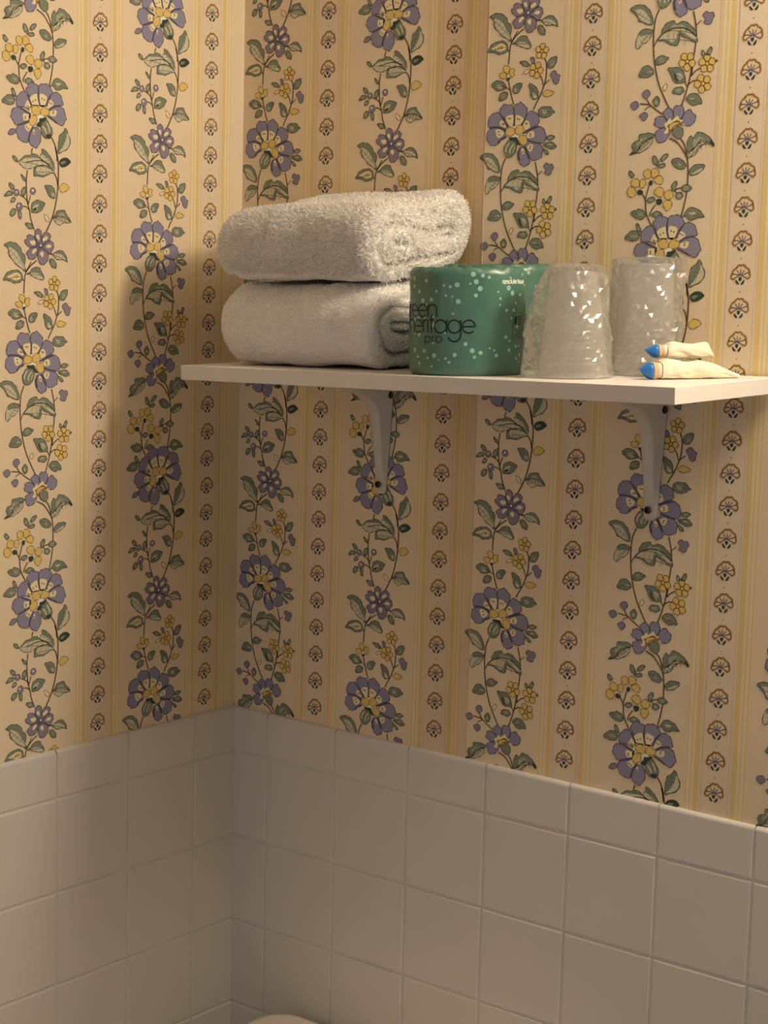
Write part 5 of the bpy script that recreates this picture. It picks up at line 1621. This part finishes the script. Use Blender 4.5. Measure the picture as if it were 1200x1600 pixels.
# ---------------------------------------------------------------- towels
def towel(name, label, x0, x1, y0, y1, z0fn, h, seed, bulge, pile):
    """folded terry towel: layers wrap round an axis along x, fold ends show at the right"""
    N, Mx = 120, 56
    hy, hz = (y1 - y0) / 2, h / 2
    cy = (y0 + y1) / 2

    def section(inset, rad):
        a, b = max(hy - inset, 0.002), max(hz - inset, 0.0016)
        r = max(min(rad, a * 0.98, b * 0.98), 0.0008)
        out = []
        # perimeter param: uniform by angle-ish sampling of a rounded box
        segs = [('l', (a, -b + r), (a, b - r)), ('c', (a - r, b - r), 0), ('l', (a - r, b), (-a + r, b)), ('c', (-a + r, b - r), 1),
                ('l', (-a, b - r), (-a, -b + r)), ('c', (-a + r, -b + r), 2), ('l', (-a + r, -b), (a - r, -b)), ('c', (a - r, -b + r), 3)]
        lens = [math.dist(s[1], s[2]) if s[0] == 'l' else r * math.pi / 2 for s in segs]
        tot = sum(lens)
        for k in range(N):
            q = k / N * tot
            for s, l in zip(segs, lens):
                if q <= l or s is segs[-1]:
                    t = min(q / max(l, 1e-9), 1)
                    if s[0] == 'l':
                        out.append((s[1][0] + (s[2][0] - s[1][0]) * t, s[1][1] + (s[2][1] - s[1][1]) * t))
                    else:
                        an = s[2] * math.pi / 2 + t * math.pi / 2
                        out.append((s[1][0] + r * math.cos(an), s[1][1] + r * math.sin(an)))
                    break
                q -= l
        return out
    rings = []
    Rl = min(hz * 0.95, 0.040)
    for i in range(Mx + 1):
        t = i / Mx
        s = t ** 1.6 * (x1 - x0 - 0.012)
        ins = Rl - math.sqrt(max(Rl * Rl - (Rl - s) ** 2, 0)) if s < Rl else 0.0
        rings.append((x0 + s, ins * 0.95))
    for a in (0.3, 0.6, 0.85, 1.0):
        rings.append((x1 - 0.012 + 0.012 * math.sin(a * math.pi / 2), 0.012 * (1 - math.cos(a * math.pi / 2))))
    ncap = 26
    mi = min(hy, hz)
    for i in range(1, ncap + 1):
        d = 0.012 + (mi - 0.0135) * i / ncap
        rings.append((x1, d))
    verts = []
    for ri, (x, ins) in enumerate(rings):
        sec = section(ins, min(0.045, hz * 0.85))
        for k, (py, pz) in enumerate(sec):
            X, Y, Z = x, py, pz
            if ri > Mx + 3:                            # layered fold end
                ph = k / N
                layer = (ins + 0.019 * ph + 0.007 * noise.noise(Vector((py * 16, pz * 24, seed + 5)))) / 0.019
                fr = layer - math.floor(layer)
                groove = math.exp(-((fr - 0.5) / 0.13) ** 2)
                X -= 0.0125 * groove
                X += 0.010 * noise.noise(Vector((py * 22, pz * 30, seed))) - 0.10 * max(0, 0.0)
            nn = noise.noise(Vector((X * 14, py * 14, pz * 14 + seed))) * 0.0034 + noise.noise(Vector((X * 45, py * 45, pz * 45 + seed))) * 0.0016
            l = math.hypot(py / hy, pz / hz) or 1
            Y += nn * py / hy / l
            Z += nn * pz / hz / l
            u = (X - x0) / (x1 - x0)
            top = (Z + hz) / h
            Z += bulge(u, (Y + hy) / (2 * hy)) * top
            verts.append((X, cy + Y, z0fn(X, cy + Y) + hz + Z))
    faces = []
    R = len(rings)
    for i in range(R - 1):
        for k in range(N):
            k2 = (k + 1) % N
            faces.append((i * N + k, (i + 1) * N + k, (i + 1) * N + k2, i * N + k2)[::-1])
    faces.append(tuple(range(N))[::1])
    faces.append(tuple((R - 1) * N + k for k in range(N))[::-1])
    zmin = min(v[2] for v in verts)
    root = empty(name, ((x0 + x1) / 2, cy, zmin))
    off = Vector(root.location)
    verts = [Vector(v) - off for v in verts]
    body = mesh_obj('folded_cloth', verts, faces, M_TERRY, root, True)
    bm = bmesh.new()
    bm.from_mesh(body.data)
    bmesh.ops.recalc_face_normals(bm, faces=bm.faces)
    bm.to_mesh(body.data)
    bm.free()
    # terry pile: short bent loops standing on the cloth
    me = body.data
    me.calc_loop_triangles()
    tri = np.array([t.vertices[:] for t in me.loop_triangles])
    co = np.array([v.co[:] for v in me.vertices])
    A, B_, C_ = co[tri[:, 0]], co[tri[:, 1]], co[tri[:, 2]]
    nr = np.cross(B_ - A, C_ - A)
    ar = np.linalg.norm(nr, axis=1)
    nr = nr / np.maximum(ar, 1e-12)[:, None]
    n = pile[0]
    keep = nr[:, 2] > -0.75
    pr = ar * keep
    idx = rng.choice(len(tri), n, p=pr / pr.sum())
    u, v = rng.random(n), rng.random(n)
    fl = u + v > 1
    u[fl], v[fl] = 1 - u[fl], 1 - v[fl]
    p = A[idx] + (B_ - A)[idx] * u[:, None] + (C_ - A)[idx] * v[:, None]
    nn = nr[idx]
    rd = rng.normal(size=(n, 3))
    tg = np.cross(nn, rd)
    tg /= np.linalg.norm(tg, axis=1)[:, None]
    bt = np.cross(nn, tg)
    ln = pile[1] * (0.6 + 0.8 * rng.random(n))[:, None]
    wd = pile[2] * (0.7 + 0.6 * rng.random(n))[:, None]
    lean = (rng.random(n) * 1.1)[:, None]
    m1 = p + nn * ln * 0.6 + tg * ln * lean * 0.35
    m2 = p + nn * ln * 0.85 + tg * ln * lean * 0.95
    V = np.stack([p - nn * 0.0006 - bt * wd / 2, p - nn * 0.0006 + bt * wd / 2, m1 - bt * wd / 2, m1 + bt * wd / 2, m2 - bt * wd * 0.25, m2 + bt * wd * 0.25], 1).reshape(-1, 3)
    k = np.arange(n)[:, None] * 6
    F = np.concatenate([k + np.array([[0, 1, 3, 2]]), k + np.array([[2, 3, 5, 4]])], 1).reshape(-1)
    pm = bpy.data.meshes.new('terry_pile')
    pm.vertices.add(len(V))
    pm.vertices.foreach_set('co', V.astype(np.float32).ravel())
    pm.loops.add(len(F))
    pm.loops.foreach_set('vertex_index', F.astype(np.int32))
    pm.polygons.add(len(F) // 4)
    pm.polygons.foreach_set('loop_start', np.arange(0, len(F), 4, dtype=np.int32))
    pm.update(calc_edges=True)
    o = link('terry_pile', pm, M_PILE, root)
    o['kind'] = 'stuff'
    tag(root, label, 'towel', 'white towels stacked on the shelf')
    return root


H1 = 0.080
towel('bath_towel', 'lower folded white terry towel resting directly on the shelf', 0.118, 0.345, -0.176, -0.006,
      lambda x, y: shelf_z(x, y) + 0.0025, H1, 3.1, lambda u, w: 0.0038 + 0.0165 * max(0.0, w) ** 2, (60000, 0.0024, 0.0008))
towel('bath_towel', 'upper folded white terry towel lying on top of the other towel', 0.118, 0.346, -0.178, -0.008,
      lambda x, y: shelf_z(x, y) + H1 + 0.0112 + 0.024 * max(0, (y + 0.178) / 0.170) ** 2, 0.072, 9.4, lambda u, w: 0.010 * max(0, math.sin(min(u * 1.15, 1) * 2.2)) * (0.7 - 0.3 * w), (60000, 0.0043, 0.0010))

# ---------------------------------------------------------------- toilet paper rolls
VR = math.atan2(-math.sin(YAW), math.cos(YAW))      # the long axis of the squashed roll lies across this direction


def stroke_glyphs(word, h, gap):
    """thin round geometric lettering from arcs and straight strokes; returns list of polylines and the total width"""
    def arc(cx, cy, r, a0, a1, n=18):
        return [(cx + r * math.cos(math.radians(a0 + (a1 - a0) * i / n)), cy + r * math.sin(math.radians(a0 + (a1 - a0) * i / n))) for i in range(n + 1)]
    r = h / 2
    x, out = 0.0, []
    for ch in word:
        L = []
        if ch == 'e':
            L, w = [[(0.02 * h, r), (2 * r - 0.02 * h, r)], arc(r, r, r, 0, 318)], 2 * r
        elif ch == 'o':
            L, w = [arc(r, r, r, 0, 360)], 2 * r
        elif ch == 'a':
            L, w = [arc(r, r, r, 0, 360), [(2 * r, 0), (2 * r, h)]], 2 * r
        elif ch == 'g':
            L, w = [arc(r, r, r, 0, 360), [(2 * r, h), (2 * r, -0.15 * h)] + arc(r, -0.15 * h, r, 0, -160)[1:]], 2 * r
        elif ch == 'p':
            L, w = [arc(r, r, r, 0, 360), [(0, h), (0, -0.55 * h)]], 2 * r
        elif ch == 'n':
            q = 0.40 * h
            L, w = [[(0, 0), (0, h)], arc(q, h - q, q, 180, 0) + [(2 * q, 0)]], 2 * q
        elif ch == 'h':
            q = 0.40 * h
            L, w = [[(0, 0), (0, 1.5 * h)], arc(q, h - q, q, 180, 0) + [(2 * q, 0)]], 2 * q
        elif ch == 'r':
            q = 0.36 * h
            L, w = [[(0, 0), (0, h)], arc(q, h - q, q, 180, 90)], q
        elif ch == 'i':
            L, w = [[(0, 0), (0, h)], [(0, 1.25 * h), (0, 1.42 * h)]], 0.10 * h
        elif ch == 't':
            L, w = [[(0.12 * h, 0), (0.12 * h, 1.42 * h)], [(-0.06 * h, h), (0.34 * h, h)]], 0.28 * h
        elif ch == 's':
            q = h / 4
            L, w = [arc(q, 3 * q, q, 30, 270, 10) + arc(q, q, q, 90, -150, 10)[1:]], 2 * q
        elif ch == 'l':
            L, w = [[(0, 0), (0, 1.5 * h)]], 0
        elif ch == 'u':
            q = 0.38 * h
            L, w = [[(0, h), (0, q)] + arc(q, q, q, 180, 360)[1:] + [(2 * q, h)]], 2 * q
        else:
            w = 0.3 * h
        out += [[(a + x, b) for a, b in l] for l in L]
        x += w + gap
    return out, x - gap


def tissue_roll(label, loc, spin, seed, text_at=-math.pi / 2, Hh=0.104):
    A, Bx = 0.0575, 0.0478
    rd = random.Random(seed)
    root = empty('toilet_roll')
    on_shelf(root, loc[0], loc[1], VR)

    # local x runs across the view of the squashed roll; theta = -90 deg faces the room
    def P(th, z, off=0.0):
        wob = 0.0009 * noise.noise(Vector((math.cos(th) * 2.1, math.sin(th) * 2.1, z * 18 + seed)))
        wob += 0.0005 * noise.noise(Vector((math.cos(th) * 7, math.sin(th) * 7, z * 60 + seed)))
        e = 0.0
        zt = min(z, Hh - z)
        if zt < 0.006:
            e = -0.0035 * (1 - zt / 0.006) ** 2
        k = 1 + (wob + off + e) / A
        return (A * k * math.cos(th), Bx * k * math.sin(th), z)
    N = 128
    zs = [0, 0.0015, 0.004, 0.007] + [0.007 + (Hh - 0.014) * i / 14 for i in range(1, 14)] + [Hh - 0.007, Hh - 0.004, Hh - 0.0015, Hh]
    v, f = [], []
    for z in zs:
        for k in range(N):
            th = 2 * math.pi * k / N
            x, y, zz = P(th, z)
            if z >= Hh - 0.0016:
                zz += 0.0016 * noise.noise(Vector((math.cos(th) * 5, math.sin(th) * 5, seed + 3))) + 0.0008 * math.sin(th * 17 + seed)
            if z == 0:
                zz += 0.0
            v.append((x, y, zz))
    rows = len(zs)
    # tucked-in top: pleats running to the core hole
    for i, (s, dz) in enumerate(((0.93, 0.0003), (0.80, -0.0012), (0.62, -0.0022), (0.46, -0.0030), (0.36, -0.006), (0.35, -0.03))):
        for k in range(N):
            th = 2 * math.pi * k / N
            x, y, zz = P(th, Hh)
            pl = 0.0010 * math.sin(th * 23 + i) + 0.0014 * noise.noise(Vector((math.cos(th) * 6, math.sin(th) * 6, i + seed)))
            v.append((x * s, y * s, Hh + dz + pl))
        rows += 1
    for i in range(rows - 1):
        for k in range(N):
            k2 = (k + 1) % N
            f.append((i * N + k, i * N + k2, (i + 1) * N + k2, (i + 1) * N + k))
    f.append(tuple(range(N))[::-1])
    f.append(tuple((rows - 1) * N + k for k in range(N)))
    mesh_obj('paper_wrapper', v, f, M_GREEN, root, True)

    # arc-length parametrisation of the wrapper, measured from the middle of the front
    th_tab = [-math.pi / 2 + (i - 400) * math.pi / 400 for i in range(801)]
    ds = [0.0]
    for i in range(800):
        a, b = th_tab[i], th_tab[i + 1]
        ds.append(ds[-1] + math.hypot(A * (math.cos(b) - math.cos(a)), Bx * (math.sin(b) - math.sin(a))))
    mid = ds[400]
    tab_s = [d - mid for d in ds]
    tot = ds[-1]

    def wrap(s, z, h):
        s = (s + spin + tot / 2) % tot - tot / 2
        th = float(np.interp(s, tab_s, th_tab))
        return P(th, z, 0.00012 + h)

    pr = Print()
    pale, dark, white = lin((150, 194, 174)), lin((14, 32, 28)), lin((226, 232, 214))
    placed = []
    for _ in range(1500):
        s, z = rd.uniform(-tot / 2, tot / 2), rd.uniform(0.005, Hh - 0.006)
        r = rd.choice((0.0011, 0.0013, 0.0016, 0.0020, 0.0025))
        if abs(s) < 0.036 and 0.036 < z < 0.07 and rd.random() < 0.75:
            continue
        if any(math.hypot(s - a, z - b) < r + c + 0.0022 for a, b, c in placed):
            continue
        placed.append((s, z, r))
        if len(placed) > 170:
            break
    for s, z, r in placed:
        pr.disc(s, z, r, r, pale, 0, 10)
    o = link('printed_dots', pr.mesh('printed_dots', wrap), M_LABEL, root)
    o['kind'] = 'stuff'
    o['label'] = 'pale green printed dots'
    # lettering
    tx = Print()

    def text(word, s0, z0, h, gap, w, col, layer=3, right=None):
        ls, wid = stroke_glyphs(word, h, gap)
        for l in ls:
            dens = []
            for a, b in zip(l[:-1], l[1:]):
                n = max(1, int(math.dist(a, b) / 0.003))
                dens += [(a[0] + (b[0] - a[0]) * i / n, a[1] + (b[1] - a[1]) * i / n) for i in range(n)]
            dens.append(l[-1])
            tx.stroke([(s0 + a, z0 + b) for a, b in dens], w, col, layer)
        return wid
    for c0 in (0.0, 0.155):
        text('green', c0 - 0.0865, 0.0570, 0.0118, 0.0012, 0.0014, dark)
        text('heritage', c0 - 0.0735, 0.0415, 0.0125, 0.0014, 0.0015, dark)
        text('pro', c0 - 0.0455, 0.0322, 0.0060, 0.0022, 0.0010, dark)
        text('resolute', c0 + 0.0335, Hh - 0.0150, 0.0030, 0.0005, 0.0008, white)
        text('tissue', c0 + 0.0535, Hh - 0.0150, 0.0030, 0.0005, 0.0008, white)
        # small framed seal with a leaf and lines of fine print
        b0, b1, y0, y1 = c0 + 0.0470, c0 + 0.0640, 0.0345, 0.0605
        tx.stroke([(b0, y0 + .002), (b0, y1 - .002), (b0 + .002, y1), (b1 - .002, y1), (b1, y1 - .002), (b1, y0 + .002), (b1 - .002, y0), (b0 + .002, y0)], 0.0006, dark, 3, True)
        tx.poly(catmull([(b0 + .003, y1 - .011), (b0 + .002, y1 - .006), (b0 + .005, y1 - .0025), (b0 + .0062, y1 - .007), (b0 + .005, y1 - .0115)], True, 4), dark, 3)
        for i in range(4):
            tx.stroke([(b0 + 0.0072 + i * 0.0004, y1 - 0.0035 - i * 0.0024), (b1 - 0.0025, y1 - 0.0035 - i * 0.0024)], 0.0012 - 0.0001 * i, dark, 3)
        for i in range(4):
            tx.stroke([(b0 + 0.003, y0 + 0.0025 + i * 0.0024), (b1 - 0.0035 + 0.001 * (i % 2), y0 + 0.0025 + i * 0.0024)], 0.0007, dark, 3)
    o = link('printed_lettering', tx.mesh('printed_lettering', wrap), M_LABEL, root)
    o['kind'] = 'stuff'
    o['label'] = 'dark printed brand lettering and white maker name'
    # paper core seen inside the hole
    b2 = bmesh.new()
    bmesh.ops.create_cone(b2, cap_ends=False, segments=32, radius1=0.0185, radius2=0.0185, depth=Hh * 0.8)
    bmesh.ops.scale(b2, vec=(1, 0.84, 1), verts=b2.verts)
    bmesh.ops.translate(b2, vec=(0, 0, Hh * 0.45), verts=b2.verts)
    bm_obj('cardboard_core', b2, M_CORE, root, True)
    tag(root, label, 'toilet paper', 'green wrapped toilet rolls')
    return root


tissue_roll('green wrapped toilet roll at the front edge with lettering and pale dots', (0.4455, -0.1450), 0.0, 2)
tissue_roll('green wrapped toilet roll half hidden behind the front roll and the wrapped cup', (0.4140, -0.0485), 0.040, 11, Hh=0.1075)


# ---------------------------------------------------------------- wrapped cups
def wrapped_cup(label, x, y, r_mouth, r_base, h, seed, flare, tail, rz):
    root = empty('wrapped_cup')
    on_shelf(root, x, y, rz)
    prof = [(r_mouth + 0.0012, 0.0006), (r_mouth + 0.0020, 0.0018), (r_mouth + 0.0014, 0.0032), (r_mouth, 0.0036)]

    def rr(z):
        return r_mouth + (r_base - r_mouth) * (z / h)
    z = 0.0036
    bands = (0.013, 0.018, 0.028, 0.037, 0.043)
    k = 0
    while z < h - 0.003:
        z += 0.0011
        g = sum(math.exp(-((z - b) / 0.0011) ** 2) for b in bands)
        prof.append((rr(z) - 0.0009 + 0.0009 * g, z))
    prof += [(r_base - 0.0006, h - 0.0015), (r_base - 0.0020, h), (r_base - 0.0036, h), (r_base - 0.0044, h - 0.0035), (0.0002, h - 0.0038)]
    N = 64
    v, f = [], []
    for r, z in prof:
        for j in range(N):
            a = 2 * math.pi * j / N
            v.append((r * math.cos(a), r * math.sin(a), z))
    for i in range(len(prof) - 1):
        for j in range(N):
            j2 = (j + 1) % N
            f.append((i * N + j, i * N + j2, (i + 1) * N + j2, (i + 1) * N + j))
    mesh_obj('cup', v, f, M_CUP, root, True)['label'] = 'upturned frosted plastic cup'
    # crinkled clear bag around the cup
    rd = random.Random(seed)
    N, R = 66, 26
    v, f = [], []
    creases = [(rd.uniform(0, 2 * math.pi), rd.choice((-1, 1)) * rd.uniform(0.0, 4.5), rd.uniform(0.04, 0.12), rd.uniform(0.0006, 0.0022), rd.random(), rd.uniform(0.06, 0.30)) for _ in range(170)]
    for i in range(R + 1):
        t = i / R
        z = 0.0006 + t * (h + 0.0030)
        for j in range(N):
            a = 2 * math.pi * (j + (0.5 if i % 2 else 0)) / N + rd.uniform(-.03, .03)
            r = rr(min(z, h)) + 0.0030
            r += flare(a, t)
            for a0, sl, w, am, tc, tl in creases:
                d = (a - a0 - sl * (t - tc) + math.pi) % (2 * math.pi) - math.pi
                if abs(d) < w and abs(t - tc) < tl:
                    r += am * (1 - abs(d) / w) * (1 - ((t - tc) / tl) ** 2)
            p = Vector((math.cos(a) * 3, math.sin(a) * 3, z * 34 + seed))
            r += 0.0015 * abs(noise.noise(p)) + 0.0004 * noise.noise(p * 2.6) + 0.0012 * noise.noise(Vector((math.cos(a), math.sin(a), z * 22 + seed)))
            r = max(r, rr(min(z, h)) + 0.0012)
            zz = z + 0.0010 * noise.noise(p * 1.7) * t
            v.append((r * math.cos(a), r * math.sin(a), max(zz, 0.0004)))
    # gathered top
    tops = ((0.80, 0.0022), (0.55, 0.0030), (0.28, 0.0026), (0.03, 0.0020))
    for s, dz in tops:
        for j in range(N):
            bx, by, bz = v[R * N + j]
            a = math.atan2(by, bx)
            v.append((bx * s, by * s, h + 0.0030 + dz + tail(a, s) + 0.0010 * noise.noise(Vector((bx * 120, by * 120, s * 6 + seed)))))
    rows = R + 1 + len(tops)
    for i in range(rows - 1):
        for j in range(N):
            j2 = (j + 1) % N
            q = (i * N + j, i * N + j2, (i + 1) * N + j2, (i + 1) * N + j)
            f.append(q[:3])
            f.append((q[0], q[2], q[3]))
    mesh_obj('clear_bag', v, f, M_FILM, root)['label'] = 'crinkled clear plastic sleeve'
    tag(root, label, 'cup', 'plastic wrapped cups')
    return root


def bump_at(a, a0, w):
    d = (a - a0 + math.pi) % (2 * math.pi) - math.pi
    return math.exp(-(d / w) ** 2)


RZ = VR
wrapped_cup('shorter upturned plastic cup in clear wrap beside the green toilet rolls', 0.5610, -0.1310, 0.0345, 0.0240, 0.101, 5,
            lambda a, t: 0.013 * bump_at(a, math.pi, 0.55) * min(1, max(0, (0.97 - t) * 3)) + 0.004 * bump_at(a, 0.2, 0.5) * t,
            lambda a, s: 0.0015 * math.sin(3 * a), RZ)
wrapped_cup('taller upturned plastic cup in clear wrap behind the blue tipped packets', 0.5900, -0.0460, 0.0320, 0.0268, 0.1085, 21,
            lambda a, t: 0.006 * bump_at(a, 0.0, 0.5) * t ** 3 + 0.002,
            lambda a, s: 0.004 * bump_at(a, 0.9, 0.7) * (1 - s), RZ)


# ---------------------------------------------------------------- small blue-tipped packets
def packet(label, tip, tail, z0, r, seed, tailflat):
    """pale paper pouch with a tan band, a short neck and a pointed blue cap; local x runs from the tip to the tail"""
    d = Vector((tail[0] - tip[0], tail[1] - tip[1], 0))
    Ln = d.length
    root = empty('blue_tipped_packet')
    on_shelf(root, tip[0], tip[1], math.atan2(d.y, d.x))
    root.location.z += z0

    def loft(name, sec, m, n=28, crease=0.0, smooth=True, lab=None):
        v, f = [], []
        for x, w, h, dy, dz in sec:
            for k in range(n):
                a = 2 * math.pi * k / n
                q = 1 + crease * noise.noise(Vector((math.cos(a) * 2.2, math.sin(a) * 2.2, x * 90 + seed)))
                ca, sa = math.cos(a), math.sin(a)
                px = math.copysign(abs(ca) ** 0.8, ca)
                pz = math.copysign(abs(sa) ** 0.8, sa)
                v.append((x, dy + w * px * q, max(dz + h * pz * q, 0.0)))
        for i in range(len(sec) - 1):
            for k in range(n):
                k2 = (k + 1) % n
                f.append((i * n + k, i * n + k2, (i + 1) * n + k2, (i + 1) * n + k))
        f.append(tuple(range(n))[::-1])
        f.append(tuple((len(sec) - 1) * n + k for k in range(n)))
        o = mesh_obj(name, v, f, m, root, smooth)
        b2 = bmesh.new()
        b2.from_mesh(o.data)
        bmesh.ops.recalc_face_normals(b2, faces=b2.faces)
        b2.to_mesh(o.data)
        b2.free()
        if lab:
            o['label'] = lab
        return o
    loft('cap', [(-0.0035, .0003, .0003, 0, r * 1.25), (-0.0015, .0012, .0011, 0, r * 1.15), (0.003, r * .62, r * .62, 0, r), (0.0065, r * .90, r * .90, 0, r), (0.0095, r * .98, r * .98, 0, r)], M_BLUE, 20, 0.05, True, 'pointed blue cap')
    loft('band', [(0.0092, r * .97, r * .97, 0, r), (0.0100, r * 1.02, r * 1.0, 0, r), (0.0120, r * 1.02, r * 1.0, 0, r), (0.0126, r * .97, r * .97, 0, r)], M_TAN, 20, 0, True, 'tan band')
    loft('neck', [(0.0122, r * .88, r * .9, 0, r), (0.021, r * .90, r * .9, 0, r)], M_NECK, 20)
    sec = []
    n = 34
    for i in range(n + 1):
        t = i / n
        x = 0.0185 + t * (Ln - 0.0185)
        k = 1.0 + 0.12 * math.sin(t * 9 + seed) * (1 - t)
        if t < 0.06:
            k *= 0.86 + 2.3 * t
        w, h = r * 1.25 * k, r * 1.06 * k
        if t > tailflat:
            q = (t - tailflat) / (1 - tailflat)
            h *= 1 - 0.80 * q ** 1.2
            w *= 1 - 0.45 * q
        sec.append((x, w, h, 0.0012 * math.sin(t * 7 + seed), h + (0.0 if t > .1 else 0.0)))
    loft('paper_pouch', sec, M_PAPERWRAP, 30, 0.16, False)
    tag(root, label, 'packet', 'blue tipped packets by the cups')
    return root


packet('lower pale paper packet with blue pointed cap lying on the shelf corner', (0.6330, -0.1250), (0.6900, -0.0420), 0.0, 0.0082, 1.3, 0.50)
packet('upper pale paper packet with blue pointed cap resting on the lower packet', (0.6250, -0.1020), (0.6640, -0.0470), 0.0185, 0.0068, 6.2, 0.85)

# ---------------------------------------------------------------- toilet below the frame edge
def rounded_slab(x0, x1, y0, y1, rad, levels):
    """levels: (inset, z) rings of a rounded rectangle"""
    v, f = [], []
    n = 12
    for ins, z in levels:
        r = max(rad - ins, 0.004)
        for cx, cy, a0 in ((x1 - ins - r, y1 - ins - r, 0), (x0 + ins + r, y1 - ins - r, 90), (x0 + ins + r, y0 + ins + r, 180), (x1 - ins - r, y0 + ins + r, 270)):
            for k in range(n + 1):
                a = math.radians(a0 + 90 * k / n)
                v.append((cx + r * math.cos(a), cy + r * math.sin(a), z))
    N = 4 * (n + 1)
    for i in range(len(levels) - 1):
        for k in range(N):
            k2 = (k + 1) % N
            f.append((i * N + k, i * N + k2, (i + 1) * N + k2, (i + 1) * N + k))
    f.append(tuple(range(N))[::-1])
    f.append(tuple((len(levels) - 1) * N + k for k in range(N)))
    return v, f


LIDZ = -0.3595
toilet = empty('toilet', (0.30, -0.12, FLOOR_Z))
tag(toilet, 'rounded cream ceramic tank lid at the bottom edge by the tiled corner', 'toilet')


def tpart(name, vf, m=M_CERAMIC):
    v, f = vf
    o = mesh_obj(name, [Vector(p) - Vector(toilet.location) for p in v], f, m, toilet, True)
    return o


tpart('tank_lid', rounded_slab(0.092, 0.535, -0.235, -0.012, 0.045,
                               [(0.012, LIDZ - 0.040), (0.003, LIDZ - 0.037), (0.0, LIDZ - 0.030), (0.0, LIDZ - 0.014), (0.003, LIDZ - 0.006), (0.009, LIDZ - 0.0015), (0.018, LIDZ)]))
tpart('tank', rounded_slab(0.106, 0.520, -0.222, -0.028, 0.04, [(0.03, FLOOR_Z + 0.40), (0.012, FLOOR_Z + 0.42), (0.0, LIDZ - 0.10), (0.0, LIDZ - 0.041)]))


def lathe_oval(cx, cy, prof, sy):
    v, f = [], []
    N = 40
    for r, z, oy in prof:
        for k in range(N):
            a = 2 * math.pi * k / N
            v.append((cx + r * math.cos(a), cy + oy + r * sy * math.sin(a), z))
    for i in range(len(prof) - 1):
        for k in range(N):
            k2 = (k + 1) % N
            f.append((i * N + k, i * N + k2, (i + 1) * N + k2, (i + 1) * N + k))
    f.append(tuple(range(N))[::-1])
    f.append(tuple((len(prof) - 1) * N + k for k in range(N)))
    return v, f


F0 = FLOOR_Z
tpart('bowl', lathe_oval(0.30, -0.40, [(0.125, F0, 0.05), (0.12, F0 + 0.03, 0.05), (0.10, F0 + 0.14, 0.04), (0.13, F0 + 0.26, 0.02), (0.175, F0 + 0.36, 0), (0.18, F0 + 0.40, 0)], 1.3))
tpart('seat_lid', lathe_oval(0.30, -0.41, [(0.175, F0 + 0.402, 0), (0.186, F0 + 0.41, 0), (0.186, F0 + 0.428, 0), (0.17, F0 + 0.438, 0)], 1.25))
tpart('bowl_deck', rounded_slab(0.14, 0.46, -0.30, -0.05, 0.04, [(0.02, F0 + 0.28), (0.0, F0 + 0.36), (0.0, F0 + 0.399)]))
